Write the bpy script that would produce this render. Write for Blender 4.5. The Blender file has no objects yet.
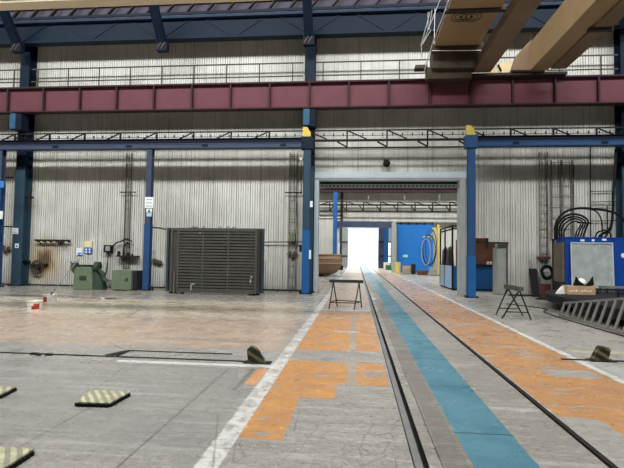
import bpy, bmesh, math, random
from mathutils import Vector, Matrix
random.seed(7)
S = bpy.context.scene
COL = S.collection
PI = math.pi

# ------------------------------------------------------------------ camera
YAW, PITCH, ROLL = math.radians(5.48), math.radians(2.57), math.radians(0.82)
FPX, EYE = 469.0, 1.55
Fw = Vector((-math.sin(YAW)*math.cos(PITCH), math.cos(YAW)*math.cos(PITCH), math.sin(PITCH)))
R0 = Vector((math.cos(YAW), math.sin(YAW), 0)); U0 = R0.cross(Fw)
Rt = R0*math.cos(ROLL) + U0*math.sin(ROLL)
Up = -R0*math.sin(ROLL) + U0*math.cos(ROLL)
cd = bpy.data.cameras.new('camera'); cam = bpy.data.objects.new('camera', cd); COL.objects.link(cam)
M = Matrix((Rt, Up, -Fw)).transposed().to_4x4(); M.translation = (0, 0, EYE); cam.matrix_world = M
cd.sensor_width = 36; cd.lens = FPX/624*36; cd.clip_end = 500
S.camera = cam

def at(px, py, axis, v):
    """point seen at pixel px, py on the plane axis = v (survey of the place)"""
    d = Fw + Rt*((px-312)/FPX) + Up*((234-py)/FPX)
    ax = 'xyz'.index(axis); o = Vector((0, 0, EYE))
    return o + d*((v-o[ax])/d[ax])
def ZY(px, py, Y): return at(px, py, 'y', Y).z
def XY(px, py, Y): return at(px, py, 'y', Y).x

# ------------------------------------------------------------------ light and exposure
S.view_settings.view_transform = 'Standard'; S.view_settings.look = 'None'
S.view_settings.exposure = 0.0; S.view_settings.gamma = 1.0; S.view_settings.use_curve_mapping = False
S.cycles.use_denoising = True
S.cycles.max_bounces = 8; S.cycles.diffuse_bounces = 4
W = bpy.data.worlds.new('overcast_sky'); S.world = W; W.use_nodes = True
W.node_tree.nodes['Background'].inputs[0].default_value = (0.93, 0.97, 1.0, 1)
W.node_tree.nodes['Background'].inputs[1].default_value = 3.2
SKY_Y, SKY_Z = 3.4, 18.6
def skylight(name, Y, Z, power, length=46, width=2.6, x=-2, tilt=0):
    ld = bpy.data.lights.new(name, 'AREA'); ld.shape = 'RECTANGLE'; ld.size = length; ld.size_y = width
    ld.energy = power; ld.color = (0.97, 0.985, 1.0)
    o = bpy.data.objects.new(name, ld); COL.objects.link(o); o.location = (x, Y, Z)
    o.rotation_euler = (math.radians(tilt), 0, 0)
    return o
skylight('ridge_skylight', SKY_Y, SKY_Z, 14500, tilt=48)
skylight('ridge_skylight', 30.5, SKY_Z, 12500, tilt=40)
skylight('ridge_skylight', 58, SKY_Z, 9000, width=5, length=30)

# ------------------------------------------------------------------ node helpers
def lin(c):
    f = lambda v: v/12.92 if v <= 0.04045 else ((v+0.055)/1.055)**2.4
    return tuple(f(v/255) for v in c) + (1,)
class NT:
    def __init__(s, name):
        s.m = bpy.data.materials.new(name); s.m.use_nodes = True
        s.n = s.m.node_tree.nodes; s.l = s.m.node_tree.links
        s.b = s.n['Principled BSDF']; s.pos = None
    def set(s, sock, v):
        if isinstance(v, bpy.types.NodeSocket): s.l.new(v, sock)
        else: sock.default_value = v
    def math(s, op, a, b=0.0, c=None, clamp=False):
        n = s.n.new('ShaderNodeMath'); n.operation = op; n.use_clamp = clamp
        s.set(n.inputs[0], a); s.set(n.inputs[1], b)
        if c is not None: s.set(n.inputs[2], c)
        return n.outputs[0]
    def P(s, obj=False):
        if s.pos is None:
            if obj: s.pos = s.n.new('ShaderNodeTexCoord').outputs['Object']
            else: s.pos = s.n.new('ShaderNodeNewGeometry').outputs['Position']
            sp = s.n.new('ShaderNodeSeparateXYZ'); s.l.new(s.pos, sp.inputs[0])
            s.x, s.y, s.z = sp.outputs
        return s.pos
    def noise(s, scale, detail=3, stretch=(1, 1, 1), off=(0, 0, 0), rough=0.6):
        mp = s.n.new('ShaderNodeMapping'); s.l.new(s.P(), mp.inputs[0])
        mp.inputs['Scale'].default_value = stretch; mp.inputs['Location'].default_value = off
        n = s.n.new('ShaderNodeTexNoise'); s.l.new(mp.outputs[0], n.inputs['Vector'])
        n.inputs['Scale'].default_value = scale; n.inputs['Detail'].default_value = detail
        n.inputs['Roughness'].default_value = rough
        return n.outputs[0]
    def crack(s, scale, width, stretch=(1, 1, 1), off=(0, 0, 0)):
        mp = s.n.new('ShaderNodeMapping'); s.l.new(s.P(), mp.inputs[0])
        mp.inputs['Scale'].default_value = stretch; mp.inputs['Location'].default_value = off
        n = s.n.new('ShaderNodeTexVoronoi'); n.feature = 'DISTANCE_TO_EDGE'; s.l.new(mp.outputs[0], n.inputs['Vector'])
        n.inputs['Scale'].default_value = scale
        return s.math('SUBTRACT', 1.0, s.math('DIVIDE', n.outputs['Distance'], width), clamp=True)
    def ramp(s, v, lo, hi):
        n = s.n.new('ShaderNodeMapRange'); s.set(n.inputs[0], v)
        n.inputs[1].default_value = lo; n.inputs[2].default_value = hi
        return n.outputs[0]
    def mix(s, a, b, f):
        n = s.n.new('ShaderNodeMix'); n.data_type = 'RGBA'
        s.set(n.inputs[0], f); s.set(n.inputs[6], a); s.set(n.inputs[7], b)
        return n.outputs[2]
    def mul(s, a, b): return s.math('MULTIPLY', a, b)
    def rect(s, x0, x1, y0, y1, edge=0.03, u=None, v=None):
        u = u or s.x; v = v or s.y
        a = s.math('MINIMUM', s.math('SUBTRACT', u, x0), s.math('SUBTRACT', x1, u))
        b = s.math('MINIMUM', s.math('SUBTRACT', v, y0), s.math('SUBTRACT', y1, v))
        return s.math('DIVIDE', s.math('MINIMUM', a, b), edge, clamp=True)
    def warp(s, amt, scale=3.0):
        s.P()
        a = s.noise(scale, 4); b = s.noise(scale, 4, off=(7, 3, 1))
        return (s.math('ADD', s.x, s.mul(s.math('SUBTRACT', a, 0.5), amt)),
                s.math('ADD', s.y, s.mul(s.math('SUBTRACT', b, 0.5), amt)))
    def bump(s, h, strength=0.3, dist=0.01):
        n = s.n.new('ShaderNodeBump'); n.inputs['Strength'].default_value = strength
        n.inputs['Distance'].default_value = dist; s.l.new(h, n.inputs['Height'])
        s.l.new(n.outputs[0], s.b.inputs['Normal'])
    def done(s, col, rough=0.6, metal=0.0):
        s.set(s.b.inputs['Base Color'], col); s.set(s.b.inputs['Roughness'], rough)
        s.b.inputs['Metallic'].default_value = metal
        return s.m

def paint(name, c, c2=None, rough=0.5, metal=0.0, scale=3.0, obj=True, stretch=(1, 1, 1), amt=0.6, bump=0.0):
    t = NT(name); t.P(obj)
    c2 = c2 or tuple(v*0.72 for v in c)
    f = t.ramp(t.noise(scale, 5, stretch), 0.38, 0.72)
    if bump: t.bump(t.noise(scale*6, 4), bump)
    t.b.inputs['Specular IOR Level'].default_value = 0.22
    return t.done(t.mix(lin(c), lin(c2), t.mul(f, amt)), min(1, rough+0.12), metal)

# ------------------------------------------------------------------ materials
def floor_mats():
    out = []
    def base(t, c, c2, c3):
        big = t.noise(0.35, 4, (1, 1.6, 1)); mid = t.noise(2.2, 6, (0.5, 1.6, 1)); fine = t.noise(28, 5)
        col = t.mix(lin(c), lin(c2), t.ramp(big, 0.4, 0.62))
        col = t.mix(col, lin(c3), t.mul(t.ramp(mid, 0.5, 0.75), 0.75))
        col = t.mix(col, lin((98, 92, 86)), t.mul(t.ramp(fine, 0.5, 0.7), 0.4))
        sp = t.noise(16, 6, (1, 1.3, 1), (1, 1, 1), 0.85)
        col = t.mix(col, lin((76, 72, 66)), t.mul(t.ramp(sp, 0.52, 0.64), 0.6))
        sp2 = t.noise(13, 6, (0.8, 1.5, 1), (5, 1, 3), 0.85)
        col = t.mix(col, lin((226, 222, 212)), t.mul(t.ramp(sp2, 0.54, 0.66), 0.55))
        pale = t.noise(1.1, 8, (0.35, 2.5, 1), (4, 4, 0), 0.7)
        col = t.mix(col, lin((214, 211, 204)), t.mul(t.ramp(pale, 0.56, 0.72), 0.6))
        return col
    def streak(t, col, amt=0.5):
        a = t.ramp(t.noise(5, 8, (0.3, 1.6, 1), (5, 1, 2), 0.75), 0.52, 0.62); b = t.ramp(t.noise(9, 8, (0.5, 1.2, 1), (2, 8, 2), 0.75), 0.55, 0.66)
        col = t.mix(col, lin((205, 200, 190)), t.mul(a, amt)); return t.mix(col, lin((98, 92, 84)), t.mul(b, amt*0.8))
    # --- 0: hall floor west of the white line
    t = NT('worn_hall_concrete'); t.P()
    col = base(t, (156, 153, 147), (168, 164, 156), (136, 133, 128))
    col = streak(t, col, 0.3)
    u, v = t.warp(0.5, 1.2)
    tan = t.rect(-40, -1.0, 7.35, 11.6, 0.5, u, v)
    tan = t.mul(tan, t.ramp(t.noise(1.2, 5, (0.3, 2, 1), (2, 9, 0)), 0.25, 0.5))
    col = t.mix(col, lin((196, 168, 142)), t.mul(tan, 0.8))
    # cream dusty zone toward the wall
    cz = t.rect(-40, -1.0, 10.9, 15.5, 0.7, u, v)
    col = t.mix(col, lin((204, 191, 166)), t.mul(cz, 0.8))
    dk = t.rect(-40, -1.6, 15.6, 19.8, 0.8, u, v)
    col = t.mix(col, lin((140, 130, 116)), t.mul(dk, 0.55))
    col = t.mix(col, lin((74, 78, 92)), t.mul(t.rect(-12.6, -9.4, 14.9, 15.9, 0.35, u, v), 0.85))
    col = t.mix(col, lin((150, 82, 78)), t.mul(t.rect(-9.9, -7.7, 14.7, 15.4, 0.3, u, v), 0.8))
    col = t.mix(col, lin((60, 58, 56)), t.mul(t.rect(-9.2, -5.0, 14.1, 14.5, 0.25, u, v), 0.4))
    # smoother dark slab in the near ground
    near = t.rect(-30, -1.15, 3.7, 6.35, 0.1)
    col = t.mix(col, lin((138, 137, 133)), t.mul(near, 0.3))
    sc = t.ramp(t.noise(1.6, 7, (0.22, 5, 1), (1, 2, 0), 0.7), 0.54, 0.66)
    col = t.mix(col, lin((205, 204, 198)), t.mul(sc, 0.4))
    for x0, x1, y0, y1 in ((-40, -1.2, 6.28, 6.31), (-40, -1.0, 9.85, 9.87), (-6.0, -5.98, 0, 6.7), (-1.72, -1.69, 0, 6.3), (-40, -1.2, 3.2, 3.22), (-9.0, -8.97, 6.8, 19)):
        col = t.mix(col, lin((96, 93, 88)), t.mul(t.rect(x0, x1, y0, y1, 0.01), 0.75))
    wx, wy = t.warp(0.05, 9)
    wear = t.ramp(t.noise(6, 8, (1, 1, 1), (0, 0, 0), 0.75), 0.58, 0.48)
    col = t.mix(col, lin((232, 232, 228)), t.mul(t.rect(-3.4, -1.12, 6.42, 6.56, 0.02, wx, wy), 0.8))
    col = t.mix(col, lin((228, 226, 218)), t.mul(t.rect(-1.17, -0.97, -5, 60, 0.015, wx, wy), t.math('ADD', t.mul(wear, 0.75), 0.1)))
    # orange bleeding across the line
    col = t.mix(col, lin((222, 158, 100)), t.mul(t.rect(-1.33, -1.17, 5.55, 6.35, 0.02, wx, wy), 0.85))
    col = t.mix(col, lin((112, 110, 106)), t.mul(t.rect(-1.41, -1.34, 5.3, 6.35, 0.02, wx, wy), 0.8))
    cr = t.crack(0.55, 0.006)
    col = t.mix(col, lin((70, 68, 64)), t.mul(cr, 0.5))
    t.bump(t.noise(30, 4), 0.25); out.append(t.done(col, t.ramp(t.noise(2, 4), 0.2, 1.3)))
    # --- 1: orange walkway west of the rail
    t = NT('patchy_orange_walkway'); t.P()
    col = base(t, (160, 156, 148), (170, 165, 156), (140, 136, 128))
    col = streak(t, col, 0.4)
    col = t.mix(col, lin((84, 82, 78)), t.mul(t.crack(3.2, 0.02), 0.5))
    col = t.mix(col, lin((84, 82, 78)), t.mul(t.crack(9, 0.03), 0.22))
    wx, wy = t.warp(0.09, 7)
    m = t.rect(-0.985, 0.40, 7.70, 13.2, 0.01, wx, wy)
    for r in ((-0.985, -0.22, 5.15, 6.92), (-0.25, 0.40, 5.72, 6.92), (-1.2, -0.6, 3.95, 5.2), (-0.985, 0.4, 14.5, 70)):
        m = t.math('MAXIMUM', m, t.rect(*r, 0.01, wx, wy))
    flake = t.ramp(t.noise(3.3, 8, (0.8, 1.8, 1), (3, 1, 0), 0.7), 0.60, 0.575)
    m = t.mul(m, flake)
    m = t.mul(m, t.math('SUBTRACT', 1.0, t.mul(t.rect(-0.12, 0.02, 5.6, 12.6, 0.02, wx, wy), 0.75)))
    m = t.mul(m, t.math('SUBTRACT', 1.0, t.mul(t.rect(0.1, 0.36, 6.1, 6.5, 0.03, wx, wy), 0.8)))
    org = t.mix(lin((206, 146, 76)), lin((188, 134, 84)), t.ramp(t.noise(2.2, 5), 0.4, 0.65))
    m = t.mul(m, t.math('SUBTRACT', 1.0, t.mul(t.ramp(t.y, 10.5, 15.5), 0.72)))  # far orange greyed: distance haze and doorway glare painted into the colour
    org = t.mix(org, lin((236, 206, 176)), t.mul(t.ramp(t.noise(11, 8, (1, 1, 1), (3, 3, 3), 0.75), 0.56, 0.64), 0.6))
    org = t.mix(org, lin((150, 112, 82)), t.mul(t.ramp(t.noise(14, 8, (0.6, 1, 1), (8, 3, 3), 0.75), 0.57, 0.66), 0.5))
    col = t.mix(col, org, t.mul(m, 0.93))
    for r in ((-0.7, -0.35, 11.6, 11.75), (-0.45, 0.1, 9.6, 9.75), (-0.98, 0.4, 13.3, 13.6)):
        col = t.mix(col, lin((206, 200, 190)), t.mul(t.rect(*r, 0.02, wx, wy), 0.7))
    t.bump(t.noise(30, 4), 0.25); out.append(t.done(col, t.ramp(t.noise(2.5, 4), 0.1, 1.1)))
    # --- 2: between the rails
    t = NT('blue_strip_between_rails'); t.P()
    col = base(t, (150, 145, 136), (160, 154, 144), (132, 127, 118))
    col = streak(t, col, 0.4)
    wx, wy = t.warp(0.03, 9)
    col = t.mix(col, lin((112, 105, 99)), t.mul(t.rect(0.655, 0.865, -5, 70, 0.02, wx, wy), 0.6))
    for x0, x1 in ((0.64, 0.66), (0.862, 0.874)):
        col = t.mix(col, lin((52, 50, 48)), t.mul(t.rect(x0, x1, -5, 70, 0.006, wx, wy), 0.75))
    blue = t.mix(lin((90, 138, 152)), lin((72, 120, 138)), t.ramp(t.noise(1.5, 5), 0.4, 0.6))
    blue = t.mix(blue, lin((150, 178, 184)), t.mul(t.ramp(t.noise(6, 6), 0.58, 0.72), 0.5))
    col = t.mix(col, blue, t.rect(0.874, 1.375, -5, 70, 0.008, wx, wy))
    y = 2.83
    while y < 24:
        col = t.mix(col, lin((40, 40, 42)), t.mul(t.rect(0.87, 1.38, y-0.012, y+0.012, 0.006, wx, wy), 0.85))
        col = t.mix(col, lin((96, 93, 88)), t.mul(t.rect(1.38, 1.85, y+0.4, y+0.415, 0.006, wx, wy), 0.8))
        y += 1.5 if y < 9 else 3.0
    t.bump(t.noise(30, 4), 0.2); out.append(t.done(col, t.ramp(t.noise(2.5, 4), 0.1, 1.1)))
    # --- 3: east side
    t = NT('orange_walkway_and_concrete'); t.P()
    col = base(t, (170, 166, 157), (180, 175, 165), (148, 144, 136))
    col = streak(t, col, 0.4)
    u, v = t.warp(0.5, 1.2)
    col = t.mix(col, lin((128, 124, 116)), t.mul(t.rect(3.5, 40, 11.8, 19.9, 0.8, u, v), 0.55))
    wx, wy = t.warp(0.10, 6)
    m = t.rect(1.98, 3.31, 4.85, 60, 0.01, wx, wy)
    m = t.math('MAXIMUM', m, t.rect(2.35, 3.31, 3.0, 5.2, 0.01, wx, wy))
    m = t.mul(m, t.ramp(t.noise(2.6, 8, (1.0, 1.9, 1), (9, 4, 0), 0.7), 0.585, 0.56))
    for r in ((2.55, 3.25, 6.50, 6.95), (1.98, 2.25, 3.9, 4.9), (1.98, 3.31, 11.2, 11.45)):
        m = t.mul(m, t.math('SUBTRACT', 1.0, t.mul(t.rect(*r, 0.02, wx, wy), 0.9)))
    org = t.mix(lin((200, 142, 78)), lin((184, 134, 90)), t.ramp(t.noise(1.8, 5), 0.38, 0.62))
    org = t.mix(org, lin((186, 142, 118)), t.mul(t.ramp(t.y, 8, 20), 0.7))  # orange paler and thinner further off, washed-out glare put into the colour
    m = t.mul(m, t.math('SUBTRACT', 1.0, t.mul(t.ramp(t.y, 12, 24), 0.5)))
    org = t.mix(org, lin((236, 206, 176)), t.mul(t.ramp(t.noise(11, 8, (1, 1, 1), (3, 3, 3), 0.75), 0.56, 0.64), 0.55))
    org = t.mix(org, lin((150, 112, 82)), t.mul(t.ramp(t.noise(14, 8, (0.6, 1, 1), (8, 3, 3), 0.75), 0.57, 0.66), 0.5))
    col = t.mix(col, org, t.mul(m, 0.92))
    wear = t.ramp(t.noise(7, 6), 0.66, 0.52)
    col = t.mix(col, lin((228, 225, 216)), t.mul(t.rect(3.32, 3.44, -5, 60, 0.012, wx, wy), t.math('ADD', t.mul(wear, 0.5), 0.4)))
    col = t.mix(col, lin((206, 200, 116)), t.mul(t.rect(3.6, 20, 8.25, 8.42, 0.03, wx, wy), 0.55))
    col = t.mix(col, lin((190, 200, 200)), t.mul(t.rect(3.44, 12, 5.5, 7.5, 0.12, wx, wy), 0.4))
    for x0, x1, y0, y1 in ((3.5, 40, 9.9, 9.92), (3.5, 40, 14.4, 14.42), (7.5, 7.52, 0, 20), (3.5, 40, 5.4, 5.42)):
        col = t.mix(col, lin((96, 93, 88)), t.mul(t.rect(x0, x1, y0, y1, 0.01), 0.7))
    t.bump(t.noise(30, 4), 0.25); out.append(t.done(col, t.ramp(t.noise(2.5, 4), 0.15, 1.15)))
    return out
FLOOR = floor_mats()

def wall_mat():
    t = NT('pale_corrugated_cladding'); t.P()
    col = t.mix(lin((214, 214, 206)), lin((196, 195, 186)), t.ramp(t.noise(0.5, 4), 0.4, 0.62))
    col = t.mix(col, lin((152, 148, 138)), t.mul(t.ramp(t.noise(1.3, 6, (9, 1, 0.2)), 0.48, 0.78), 0.7))
    # overlapping sheet seams, one every 1.05 m up to 0.2 m
    fr = t.math('FRACT', t.math('DIVIDE', t.x, 1.05))
    col = t.mix(col, lin((138, 132, 118)), t.mul(t.math('LESS_THAN', fr, 0.03), 0.5))
    # splash dirt near the ground, ragged
    low = t.ramp(t.math('ADD', t.z, t.mul(t.noise(1.5, 5, (5, 1, 0.5)), 1.6)), 1.9, 0.7)
    col = t.mix(col, lin((118, 114, 106)), t.mul(low, 0.45))
    # scorch / rust ring behind the hose reel
    dx = t.math('SUBTRACT', t.x, -14.05); dz = t.math('SUBTRACT', t.z, 1.15)
    d = t.math('SQRT', t.math('ADD', t.mul(dx, dx), t.mul(dz, t.mul(dz, 0.6))))
    d = t.math('ADD', d, t.mul(t.math('SUBTRACT', t.noise(2.5, 5, (3, 1, 0.7)), 0.5), 0.8))
    col = t.mix(col, lin((176, 150, 96)), t.mul(t.ramp(d, 0.95, 0.35), 0.75))
    col = t.mix(col, lin((82, 62, 50)), t.mul(t.ramp(d, 0.5, 0.2), 0.85))
    # dark streak patches on the near ground by the ladder
    for x0, x1, z1 in ((-4.05, -3.8, 1.35), (6.95, 7.2, 1.5), (-9.05, -8.85, 1.7)):
        s_ = t.rect(x0, x1, -1, z1, 0.18, t.math('ADD', t.x, t.mul(t.math('SUBTRACT', t.noise(3), 0.5), 0.2)), t.z)
        col = t.mix(col, lin((70, 68, 64)), t.mul(s_, 0.6))
    return t.done(col, 0.55)
M_WALL = wall_mat()
M_SHEET_DARK = paint('dark_brown_grey_cladding', (92, 86, 84), (74, 70, 68), 0.7, obj=False)
M_PURPLE = paint('faded_maroon_steel', (104, 60, 68), (90, 52, 60), 0.5, scale=1.4, obj=False)
M_PURPLE_D = paint('dark_maroon_steel', (62, 38, 46), (46, 30, 38), 0.6, obj=False)
M_NAVY = paint('navy_steel', (6, 28, 46), (6, 22, 38), 0.5, scale=1.5, obj=False)
M_NAVY_D = paint('black_navy_steel', (16, 22, 42), (12, 16, 30), 0.6, obj=False)
M_SLATE = paint('slate_blue_paint', (66, 76, 98), (54, 62, 82), 0.45, scale=1.2, obj=False)
M_COLBLUE = paint('column_blue_paint', (46, 80, 122), (40, 66, 104), 0.45, scale=1.4, obj=False)
M_BRIGHT = paint('bright_blue_paint', (34, 92, 150), (30, 76, 132), 0.45, scale=1.2, obj=False)
M_PETROL = paint('petrol_blue_paint', (52, 76, 92), (38, 56, 70), 0.5, scale=1.3, obj=False)
M_DARKIRON = paint('dark_iron', (44, 38, 34), (30, 26, 24), 0.7, obj=False)
M_RAILBROWN = paint('brown_railing_steel', (86, 76, 64), (60, 52, 44), 0.6, obj=False)
M_CREAM = paint('cream_beam_paint', (214, 202, 176), (196, 180, 150), 0.5, scale=1.0, obj=False, stretch=(0.3, 1, 6))
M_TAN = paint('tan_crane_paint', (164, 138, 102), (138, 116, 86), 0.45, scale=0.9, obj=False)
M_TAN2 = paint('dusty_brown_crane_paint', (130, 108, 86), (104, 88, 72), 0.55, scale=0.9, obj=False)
M_CRDARK = paint('crane_dark_steel', (64, 54, 50), (44, 38, 38), 0.6, obj=False)
M_FRAME = paint('pale_blue_grey_frame', (196, 208, 212), (172, 186, 190), 0.5, scale=1.0, obj=False)
M_FRAME2 = paint('grey_jamb_paint', (166, 172, 170), (138, 144, 142), 0.5, scale=2, obj=False)
M_STEEL = paint('worn_rail_steel', (134, 133, 132), (104, 102, 100), 0.4, 0.0, obj=False)
M_RAILDARK = paint('dark_rail_steel', (58, 54, 52), (40, 38, 36), 0.5, 0.3, obj=False)
M_SLOT = paint('dark_rail_slot', (46, 44, 42), (30, 28, 27), 0.9, obj=False)  # even dark colour on the slot's sides and bottom
M_BLACK = paint('black_rubber', (22, 22, 23), (14, 14, 15), 0.6)
M_GREEN = paint('machine_green_paint', (108, 124, 100), (92, 108, 86), 0.5, scale=4)
M_GREEN_D = paint('dark_machine_green', (62, 78, 64), (42, 54, 46), 0.6)
M_PANEL = paint('dark_grey_formwork_steel', (78, 77, 72), (62, 61, 58), 0.5, scale=2.5, obj=False)
M_PANEL_D = paint('slate_formwork_edge', (62, 72, 76), (48, 54, 58), 0.5, obj=False)
M_WHITE = paint('white_plastic', (244, 242, 236), (226, 222, 214), 0.5, amt=0.4)
M_PAPER = paint('white_notice', (232, 236, 238), (220, 224, 228), 0.6, amt=0.3)
M_RED = paint('red_label', (196, 56, 44), (170, 60, 48), 0.5)
M_YELLOW = paint('yellow_paint', (218, 196, 96), (190, 168, 76), 0.5)
M_SIGNB = paint('sign_blue', (44, 108, 186), (40, 96, 170), 0.5)
M_SIGNG = paint('sign_green', (70, 140, 80), (60, 130, 70), 0.5)
M_WOOD = paint('plywood_brown', (116, 80, 60), (92, 64, 50), 0.6, scale=2, stretch=(1, 1, 5), obj=False)
M_BOARD = paint('weathered_board', (112, 102, 88), (84, 76, 66), 0.7, scale=3, obj=False)
M_GALV = paint('galvanised_plate', (158, 166, 162), (206, 211, 206), 0.45, 0.1, scale=3.2, obj=False)
M_CARD = paint('carton_brown', (196, 162, 124), (172, 140, 104), 0.8)
M_BRONZE = paint('bronze_vessel_paint', (136, 114, 96), (110, 90, 76), 0.5, scale=1.2, obj=False)
M_GREY = paint('grey_cabinet_paint', (156, 158, 152), (130, 132, 126), 0.5, scale=2, obj=False)
M_CABBLUE = paint('royal_blue_enamel', (22, 70, 152), (18, 58, 132), 0.4, scale=1.5, obj=False)
M_DOORBLUE = paint('azure_sliding_panel', (36, 112, 186), (34, 102, 172), 0.45, scale=0.8, obj=False)
M_CEIL = paint('grey_roof_sheet', (132, 130, 126), (116, 114, 110), 0.8, obj=False)
M_GLASS = paint('skylight_glazing', (210, 214, 214), (196, 200, 200), 0.3, obj=False)
M_BOX_DK = paint('dark_trolley_steel', (46, 46, 50), (32, 32, 36), 0.55, 0.2, scale=3, obj=False)
M_GRATE = paint('weathered_grating_steel', (146, 141, 134), (112, 107, 100), 0.5, 0.2, scale=3, obj=False)
M_OUT = paint('pale_yard_concrete', (225, 222, 214), (214, 212, 206), 0.8, obj=False, scale=0.3)
M_BLUEGLASS = paint('milky_blue_panel', (150, 176, 206), (124, 152, 190), 0.3, scale=2, obj=False)

M_DIM = paint('dim_grey_side_wall', (96, 94, 90), (80, 78, 76), 0.8, obj=False)
def stripes(name, a, b, direction, period, duty=0.5, wear=0.3):
    t = NT(name); t.P(True)
    v = t.math('ADD', t.mul(t.x, direction[0]), t.math('ADD', t.mul(t.y, direction[1]), t.mul(t.z, direction[2])))
    v = t.math('ADD', v, t.mul(t.noise(6, 3), 0.02))
    m = t.math('LESS_THAN', t.math('FRACT', t.math('DIVIDE', v, period)), duty)
    col = t.mix(lin(a), lin(b), m)
    col = t.mix(col, lin((130, 126, 104)), t.mul(t.ramp(t.noise(9, 5), 0.45, 0.7), wear))
    return t.done(col, 0.6)
M_HAZ_PLATE = stripes('faded_yellow_striped_plate', (206, 203, 164), (156, 153, 136), (1, 0.75, 0), 0.095, 0.5, 0.55)
M_HAZ = stripes('black_yellow_hazard', (112, 104, 56), (22, 20, 17), (0.6, 0, 1), 0.13, 0.6, 0.25)

# ------------------------------------------------------------------ mesh helpers
def bmn(): return bmesh.new()
def box(bm, x0, x1, y0, y1, z0, z1, mi=0):
    vs = [bm.verts.new((x, y, z)) for x in (x0, x1) for y in (y0, y1) for z in (z0, z1)]
    for q in ((0, 1, 3, 2), (4, 6, 7, 5), (0, 4, 5, 1), (2, 3, 7, 6), (0, 2, 6, 4), (1, 5, 7, 3)):
        f = bm.faces.new([vs[i] for i in q]); f.material_index = mi
    return bm
def prism(bm, pts, axis, a, b, mi=0):
    """extrude a closed outline along an axis; pts are the two other coordinates in xyz order"""
    def mk(p, w):
        c = list(p); c.insert('xyz'.index(axis), w); return bm.verts.new(c)
    A = [mk(p, a) for p in pts]; B = [mk(p, b) for p in pts]; n = len(pts)
    bm.faces.new(A).material_index = mi; bm.faces.new(B[::-1]).material_index = mi
    for i in range(n):
        bm.faces.new((A[i], B[i], B[(i+1) % n], A[(i+1) % n])).material_index = mi
    return bm
def tube(bm, pts, r, n=8, closed=False):
    pts = [Vector(p) for p in pts]; rings = []
    rr = r if isinstance(r, (list, tuple)) else [r]*len(pts)
    up = Vector((0, 0, 1)); N = len(pts)
    for i, p in enumerate(pts):
        if closed: d = pts[(i+1) % N]-pts[i-1]
        else: d = pts[min(i+1, N-1)]-pts[max(i-1, 0)]
        d.normalize()
        a = d.cross(up)
        if a.length < 0.05: a = d.cross(Vector((0, 1, 0)))
        a.normalize(); b = d.cross(a); up = b if False else up
        rings.append([bm.verts.new(p + a*math.cos(2*PI*k/n)*rr[i] + b*math.sin(2*PI*k/n)*rr[i]) for k in range(n)])
    for i in range(N if closed else N-1):
        A, B = rings[i], rings[(i+1) % N]
        for k in range(n):
            bm.faces.new((A[k], A[(k+1) % n], B[(k+1) % n], B[k]))
    if not closed:
        bm.faces.new(rings[0][::-1]); bm.faces.new(rings[-1])
    return bm
def bar(bm, p, q, w, h=None, up=(0, 0, 1)):
    """rectangular bar from p to q, w across and h along up"""
    p = Vector(p); q = Vector(q); h = h or w; d = (q-p).normalized(); up = Vector(up)
    a = d.cross(up)
    if a.length < 0.05: a = d.cross(Vector((0, 1, 0)))
    a.normalize(); b = a.cross(d).normalized()
    vs = []
    for e in (p, q):
        for s, t_ in ((-1, -1), (1, -1), (1, 1), (-1, 1)):
            vs.append(bm.verts.new(e + a*s*w/2 + b*t_*h/2))
    for f in ((0, 1, 2, 3), (7, 6, 5, 4), (0, 4, 5, 1), (1, 5, 6, 2), (2, 6, 7, 3), (3, 7, 4, 0)):
        bm.faces.new([vs[i] for i in f])
    return bm
def lathe(bm, prof, n=32, axis='z', c=(0, 0, 0)):
    rings = []
    for r, h in prof:
        ring = []
        for k in range(n):
            a = 2*PI*k/n; u, v = r*math.cos(a), r*math.sin(a)
            co = (u, v, h) if axis == 'z' else ((h, u, v) if axis == 'x' else (u, h, v))
            ring.append(bm.verts.new(Vector(co)+Vector(c)))
        rings.append(ring)
    for A, B in zip(rings, rings[1:]):
        for k in range(n): bm.faces.new((A[k], A[(k+1) % n], B[(k+1) % n], B[k]))
    bm.faces.new(rings[0][::-1]); bm.faces.new(rings[-1])
    return bm
def smooth_path(pts, n=6):
    pts = [Vector(p) for p in pts]; P = [pts[0]]+pts+[pts[-1]]; out = []
    for i in range(1, len(P)-2):
        for k in range(n):
            t = k/n; a, b, c, d = P[i-1], P[i], P[i+1], P[i+2]
            out.append(0.5*((2*b)+(c-a)*t+(2*a-5*b+4*c-d)*t*t+(3*b-a-3*c+d)*t**3))
    out.append(pts[-1]); return out

def obj(name, bm, mats, parent=None, smooth=False, bevel=0.0, loc=None):
    me = bpy.data.meshes.new(name)
    bmesh.ops.recalc_face_normals(bm, faces=bm.faces)
    if loc is not None:
        bmesh.ops.translate(bm, verts=bm.verts, vec=-Vector(loc))
    bm.to_mesh(me); bm.free()
    for m in (mats if isinstance(mats, (list, tuple)) else [mats]): me.materials.append(m)
    if smooth:
        for p in me.polygons: p.use_smooth = True
    o = bpy.data.objects.new(name, me); COL.objects.link(o)
    if loc is not None: o.location = loc
    if parent is not None:
        o.parent = parent
        o.matrix_parent_inverse = parent_matrix(parent).inverted()
    if bevel:
        b = o.modifiers.new('bevel', 'BEVEL'); b.width = bevel; b.segments = 2; b.limit_method = 'ANGLE'
    return o
def parent_matrix(p):
    m = Matrix.LocRotScale(p.location, p.rotation_euler, p.scale)
    return (parent_matrix(p.parent) @ p.matrix_parent_inverse @ m) if p.parent else m
def tag(o, label, cat, group=None, kind=None):
    o['label'] = label; o['category'] = cat
    if group: o['group'] = group
    if kind: o['kind'] = kind
    return o
def thing(name, label, cat, loc=(0, 0, 0), group=None):
    o = bpy.data.objects.new(name, None); COL.objects.link(o); o.location = loc
    o.empty_display_size = 0.2
    return tag(o, label, cat, group)
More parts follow.
